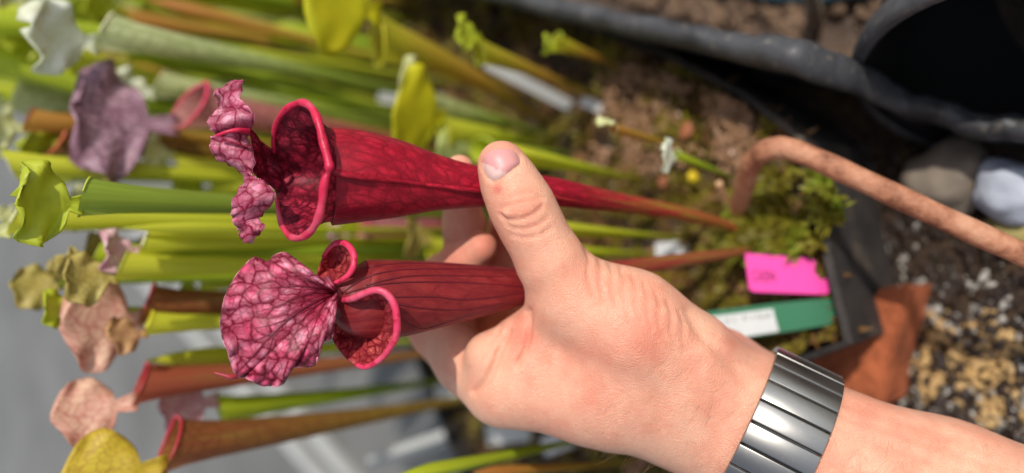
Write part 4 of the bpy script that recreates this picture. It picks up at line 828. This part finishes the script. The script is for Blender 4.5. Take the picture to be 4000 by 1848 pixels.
def bpit(mouth, base, rm, tube, hood, lip, label, hs=1.0, face=20, psi=(-10, 70), dy=0.0, bend=0.0, hw=1.0, ruff=0.12, group=None, sway=0.0, rb=0.2, colh=0.9, closed=None, hface=None):
    closed = (hood is None and tube not in ('net',)) if closed is None else closed
    B = hit(*base, SOIL - 0.004)
    Mw = hity(mouth[0], mouth[1], B[1] + dy); dist = np.dot(Mw - C0, AX_D); r = PX(rm, dist); Lh = np.linalg.norm(Mw - B)
    root = thing('pitcher', B, label, 'pitcher plant', group)
    ctl = (B + Mw) / 2 + AX_R * bend * Lh + np.array([0, -0.04 * Lh, 0.03 * Lh]); n, m = 20, 16
    ts = np.linspace(0, 1, n); P = np.array([(1 - t) ** 2 * B + 2 * t * (1 - t) * ctl + t * t * Mw for t in ts]); T = np.gradient(P, axis=0)
    a = RAD(face); f0 = np.array([math.sin(a), -math.cos(a), 0.0]); vs, uv, tt = [], [], []; toprow = None
    for i in range(n):
        t = norm(T[i]); f_ = norm(f0 - t * np.dot(f0, t)); s = np.cross(t, f_); x = ts[i]
        rr = r * (rb + (1 - rb) * (0.15 * x + 0.85 * x ** 1.7)) * (1 if closed else (1 + 0.22 * max(0, (x - 0.9) / 0.1) ** 2)) * (1 - 0.93 * max(0, (x - 0.86) / 0.14) ** 1.6 if closed else 1)
        for j in range(m + 1):
            an = 2 * math.pi * j / m; keel = 1 + 0.18 * math.exp(-((an if an < math.pi else an - 2 * math.pi) / 0.25) ** 2)
            tilt = 0 if closed else -math.cos(an) * 0.62 * r * max(0, (x - 0.75) / 0.25)
            p = P[i] + rr * keel * (math.cos(an) * f_ + 0.92 * math.sin(an) * s) + t * tilt; vs.append(p); uv.append((j / m, x)); tt.append(x)
    mesh_obj('tube', vs, grid_faces(n, m + 1), TM[tube], root, uvs=uv, attrs={'t': tt})
    if closed: return root
    top = np.array(vs[-(m + 1):-1]); k = 12; half = [top[(j) % m] for j in range(-6, 7)]
    lp = catmull(np.array(half), 26); v_, g_ = tube_geo(lp + (lp - P[-1]) * 0.04, r * (0.03 + 0.06 * np.sin(np.linspace(0.15, math.pi - 0.15, 26))), 8); mesh_obj('lip', v_, g_, LM[lip], root, fixn=True)
    if hood:
        t = norm(T[-1]); f_ = norm(f0 - t * np.dot(f0, t)); pos = P[-1] - f_ * r * 1.02 + t * 0.3 * r; ah = RAD(face if hface is None else hface); fh = np.array([math.sin(ah), -math.cos(ah), 0.0]); f_ = norm(fh - t * np.dot(fh, t)); s = np.cross(t, f_); s_ = norm(s + t * sway); HSZ = 2.9 * r * hs
        nu, nv = 18, 17; vs, uv, tt = [], [], []
        for i in range(nu):
            u = i / (nu - 1); cu = colh * r / HSZ
            if u < 0.22: ps = RAD(psi[0]); wd = r * (0.62 - 0.30 * (u / 0.22)); stp = cu * HSZ / (0.22 * (nu - 1))
            else:
                q = (u - 0.22) / 0.78; ps = RAD(psi[0] + (psi[1] - psi[0]) * q); wd = 0.5 * HSZ * hw * (0.30 + 1.05 * math.sin(math.pi * min(1, q * 0.93 + 0.05)) ** 0.75) * (1 if q < 0.9 else 1 - (q - 0.9) * 6); stp = HSZ / (0.78 * (nu - 1))
            dr = math.cos(ps) * t + math.sin(ps) * f_; nr_ = -math.sin(ps) * t + math.cos(ps) * f_
            if i: pos = pos + dr * stp
            for j in range(nv):
                v = 2 * j / (nv - 1) - 1; e = abs(v) ** 2 * (0 if u < 0.22 else 1)
                p = pos + s_ * v * wd + nr_ * (ruff * HSZ * e * math.sin(u * 17 + v * 4 + len(label)) - 0.10 * HSZ * e) - (nr_ * 0.2 * r * (1 - v * v) if u < 0.22 else 0)
                if u >= 0.22: p = p - dr * 0.10 * HSZ * (v * v - 0.3) * ((u - 0.22) / 0.78)
                vs.append(p); uv.append((v * 0.5, u)); tt.append(u)
        solid(mesh_obj('hood', vs, grid_faces(nu, nv), HM[hood], root, uvs=uv, attrs={'t': tt}), 0.0006)
    return root
# mouth px, base px, half-width px, tube, hood, lip, label ...
bpit((400, 125), (1850, 420), 66, 'white', 'white', 'cream', 'green pitcher with large frilly white hood at the top of the clump', hs=1.15, face=120, psi=(0, 60), ruff=0.2, dy=0.0, hface=0)
bpit((1475, 140), (2130, 470), 80, 'ytop', 'yellow', 'yellow', 'orange green pitcher with big smooth bright yellow hood', hs=1.2, face=-130, psi=(5, 20), ruff=0.03, hw=1.15, bend=0.05, hface=0)
bpit((1870, 195), (2330, 380), 42, 'ytop', 'ygreen', 'green', 'short pitcher with lime hood beside the grey label stake', hs=0.9, face=-130, psi=(0, 40), hface=10)
bpit((2170, 165), (2440, 270), 36, 'ytop', 'ygreen', 'green', 'small orange pitcher with lime hood near the tray wall', hs=0.6, face=130, hface=0)
bpit((735, 420), (1900, 610), 76, 'pink', 'mauve', 'pink', 'rosy pitcher with tall mauve ruffled hood and bright pink mouth', hs=1.25, face=60, psi=(-15, 35), ruff=0.2, hw=1.3, colh=1.7, hface=15)
bpit((420, 450), (1800, 540), 46, 'yellow', 'yellow', 'yellow', 'slender pitcher with yellow hood behind the mauve one', hs=1.0, face=120, dy=0.06, hface=-10)
bpit((205, 530), (1800, 720), 70, 'net', None, 'orange', 'netted orange brown pitcher with open orange mouth', face=40, dy=0.02)
bpit((110, 470), (1750, 640), 40, 'orange', 'cream', 'red', 'orange tubed pitcher with large folded cream hood', hs=1.3, face=120, psi=(0, 60), ruff=0.2, hface=10)
bpit((330, 770), (2100, 860), 66, 'dark', 'ygreen', 'green', 'stout green pitcher with wavy lime hood', hs=1.05, face=150, psi=(-10, 50), hw=1.2, ruff=0.2, dy=-0.02, hface=0)
bpit((300, 640), (1900, 800), 44, 'yellow', 'ygreen', 'yellow', 'yellow green pitcher with drooping lime hood behind the stout green one', hs=1.2, face=-120, psi=(0, 50), ruff=0.22, dy=0.05, hface=-20)
bpit((60, 850), (1950, 880), 56, 'yellow', 'cream', 'cream', 'yellow pitcher with folded cream hood leaning over the floor', hs=1.2, face=120, ruff=0.2, hface=20)
bpit((1665, 400), (2160, 530), 48, 'white', 'cream', 'cream', 'pale pitcher with small cream hood above the crimson tube', hs=0.9, face=-120, psi=(10, 30), hw=1.3, hface=-10)
bpit((1730, 510), (2190, 560), 60, 'yellow', 'yellow', 'yellow', 'yellow pitcher with rounded bright yellow hood behind the crimson tube', hs=1.25, face=-140, psi=(5, 20), hw=1.3, ruff=0.05, hface=-15)
bpit((1880, 585), (2240, 600), 42, 'green', 'pale', 'green', 'small green pitcher with pointed pale green hood behind the thumb', hs=1.2, face=-10, psi=(0, 20), ruff=0.0, hw=0.9)
bpit((1900, 585), (2520, 705), 58, 'yellow', None, 'green', 'thick yellow green tube passing behind the thumb tip', face=0)
bpit((1420, 900), (2050, 860), 52, 'pink', 'pinkw', 'pink', 'blurred pink pitcher between the two held ones', hs=0.9, face=120, ruff=0.15, hface=20)
bpit((1680, 965), (2150, 990), 44, 'yellow', 'olive', 'yellow', 'olive hooded pitcher behind the index finger', hs=1.0, face=-140, ruff=0.05, hface=0)
bpit((480, 890), (2080, 905), 34, 'yellow', None, 'yellow', 'thin bright yellow green tube above the forked pitcher', face=20)
bpit((560, 945), (2050, 940), 42, 'yellow', 'pinkw', 'cream', 'slim yellow pitcher with small frilled pinkish hood', hs=1.1, face=120, ruff=0.22, hface=15)
bpit((470, 1040), (2060, 1030), 46, 'yellow', 'olive', 'green', 'lime pitcher with olive hood standing above the peach one', hs=1.2, face=120, psi=(-15, 40), ruff=0.15, hface=20)
bpit((260, 1070), (2000, 1080), 44, 'green', 'olive', 'pink', 'green pitcher with pink lip and curled olive hood over the floor', hs=1.1, face=120, psi=(-20, 30), ruff=0.15, dy=0.03, hface=25)
bpit((570, 1190), (2000, 1150), 62, 'brown', 'peach', 'red', 'brown pitcher with spread peach pink hood', hs=1.25, face=125, psi=(-10, 20), hw=1.3, ruff=0.15, hface=5)
bpit((320, 1240), (1980, 1180), 44, 'green', 'ygreen', 'green', 'green pitcher with rolled lime mouth near the floor', hs=0.9, face=-120, hface=20)
bpit((580, 1265), (1960, 1220), 38, 'yellow', 'tan', 'yellow', 'yellow green pitcher with narrow tan hood', hs=1.1, face=125, psi=(-10, 30), dy=-0.02, hface=35)
bpit((570, 1410), (1960, 1300), 52, 'yellow', None, 'green', 'plump closed lime tube next to the red mouthed pitcher', face=10)
bpit((545, 1505), (1980, 1340), 62, 'red', 'peach', 'red', 'red topped pitcher with peach hood and dark red mouth', hs=1.15, face=120, psi=(-30, 10), hw=1.0, ruff=0.1, dy=-0.01, colh=1.5, hface=25)
bpit((860, 1600), (1900, 1460), 50, 'green', 'pinkw', 'green', 'bright green pitcher with pale pink hood above the floor battens', hs=1.15, face=-120, psi=(-25, 20), ruff=0.15, dy=-0.02, colh=1.4, hface=20)
bpit((660, 1745), (1960, 1530), 82, 'brown', 'yveined', 'red', 'long brown pitcher with yellow red veined hood', hs=1.1, face=125, psi=(-30, -10), hw=1.0, ruff=0.06, dy=-0.03, colh=1.4, hface=12)
bpit((1550, 1860), (2500, 1660), 40, 'green', None, 'green', 'green tube rising beneath the hand', face=0)
bpit((1850, 1845), (2560, 1790), 30, 'orange', None, 'orange', 'orange green tube low under the wrist', face=0)
bpit((2395, 500), (2760, 610), 20, 'orange', 'cream', 'cream', 'tiny pitcher with cream hood in front of the soil crumbs', hs=1.1, face=-110, psi=(0, 50))
bpit((2640, 605), (2920, 720), 20, 'green', 'white', 'cream', 'small green pitcher with fluffy white hood by the rod', hs=1.5, face=120, psi=(0, 30), ruff=0.12, hw=1.2, hface=0)
bpit((2060, 885), (2680, 930), 46, 'yellow', None, 'green', 'lime tube right of the thumb above the maroon stalk', face=0)
bpit((2080, 975), (2560, 995), 46, 'yellow', None, 'green', 'short bright lime tube touching the thumb base', face=0)
bpit((2400, 1075), (2760, 1075), 16, 'orange', None, 'orange', 'thin orange stalk beside the maroon stalk', face=0)
bpit((70, 380), (1650, 560), 44, 'white', 'cream', 'cream', 'pale pitcher with frilly cream hood beside the open orange mouth', hs=1.2, face=120, psi=(-5, 50), ruff=0.25, dy=0.02, hface=10)
bpit((40, 640), (1850, 760), 46, 'yellow', 'cream', 'cream', 'yellowish pitcher with ruffled cream hood near the wavy lime hood', hs=1.2, face=-120, psi=(-5, 50), ruff=0.25, dy=0.01, hface=-20)
bpit((620, 330), (1800, 520), 46, 'white', 'white', 'cream', 'pale pitcher with small frilled white hood above the pink mouth', hs=1.0, face=120, psi=(-5, 50), ruff=0.25, dy=0.02, hface=15)
bpit((690, 640), (1900, 740), 34, 'yellow', 'cream', 'cream', 'thin yellow pitcher with drooping cream hood below the pink mouth', hs=1.2, face=-120, psi=(-5, 60), ruff=0.25, dy=0.02, hface=10)
# plain green tubes filling the clump
rnd = random.Random(11)
MARKS = [((300, 100), 'the frilly white hood'), ((570, 400), 'the mauve hood'), ((1310, 110), 'the big smooth yellow hood'), ((170, 730), 'the wavy lime hood'), ((20, 480), 'the large cream hood'), ((326, 440), 'the slender yellow hood'), ((185, 530), 'the open orange mouth'), ((950, 350), 'the crimson hood'), ((1000, 800), 'the lower lobe of the crimson hood'), ((950, 1150), 'the pink net veined hood'), ((250, 1000), 'the curled olive hood'), ((560, 940), 'the frilled pinkish hood'), ((1570, 390), 'the small cream hood'), ((420, 1180), 'the peach hood')]
def beside(x, y): return min(MARKS, key=lambda m: (m[0][0] - x) ** 2 + (m[0][1] - y) ** 2)[1]
NAMES = {'green': 'green', 'yellow': 'yellow green', 'orange': 'orange tinged', 'dark': 'dark green', 'white': 'pale topped', 'brown': 'brownish', 'red': 'reddish'}
HN = {'cream': 'cream hooded', 'ygreen': 'lime hooded', 'white': 'white hooded', 'yellow': 'yellow hooded', 'olive': 'olive hooded', None: 'closed'}
for i in range(80):
    far = i >= 44
    x = rnd.uniform(-200, 1250) if not far else rnd.uniform(-250, 900); y = rnd.uniform(-160, 560) if not far else rnd.uniform(-200, 420); k = rnd.choice(['green', 'green', 'yellow', 'orange', 'dark', 'white', 'green', 'yellow'])
    bx = rnd.uniform(1400, 1850) if not far else rnd.uniform(1150, 1600); by = min(y + (bx - x) * rnd.uniform(0.12, 0.34), 760 if not far else 620)
    h = rnd.choice([None, 'cream', 'ygreen', 'white', 'cream', 'olive'] if x < 550 else [None, None, None, 'ygreen'])
    bpit((x, y), (bx, by), rnd.uniform(32, 64), k, h, 'green', 'slender %s %s pitcher with its tip near %s' % (NAMES[k], HN[h], beside(x, y)), hs=rnd.uniform(0.8, 1.2), face=rnd.choice((-1, 1)) * rnd.uniform(75, 150), dy=rnd.uniform(0.01, 0.08), group='slender pitchers in the dense clump', bend=rnd.uniform(-0.03, 0.05), ruff=0.2, psi=(rnd.uniform(-20, 5), rnd.uniform(20, 70)), hface=rnd.uniform(-50, 50))
for i in range(18):
    x = rnd.uniform(100, 900); y = rnd.uniform(600, 1150); k = rnd.choice(['green', 'yellow', 'dark', 'orange']); h = rnd.choice([None, None, 'olive', 'ygreen', 'cream'])
    bpit((x, y), (rnd.uniform(1750, 2200), 900 + (y - 900) * 0.7), rnd.uniform(22, 40), k, h, 'green', 'slim %s %s pitcher rising behind %s' % (NAMES[k], HN[h], beside(x, y)), face=rnd.choice((-1, 1)) * rnd.uniform(75, 150), dy=rnd.uniform(0.0, 0.05), group='slender pitchers behind the held ones', ruff=0.18, psi=(rnd.uniform(-20, 5), rnd.uniform(20, 60)), hface=rnd.uniform(-50, 50))
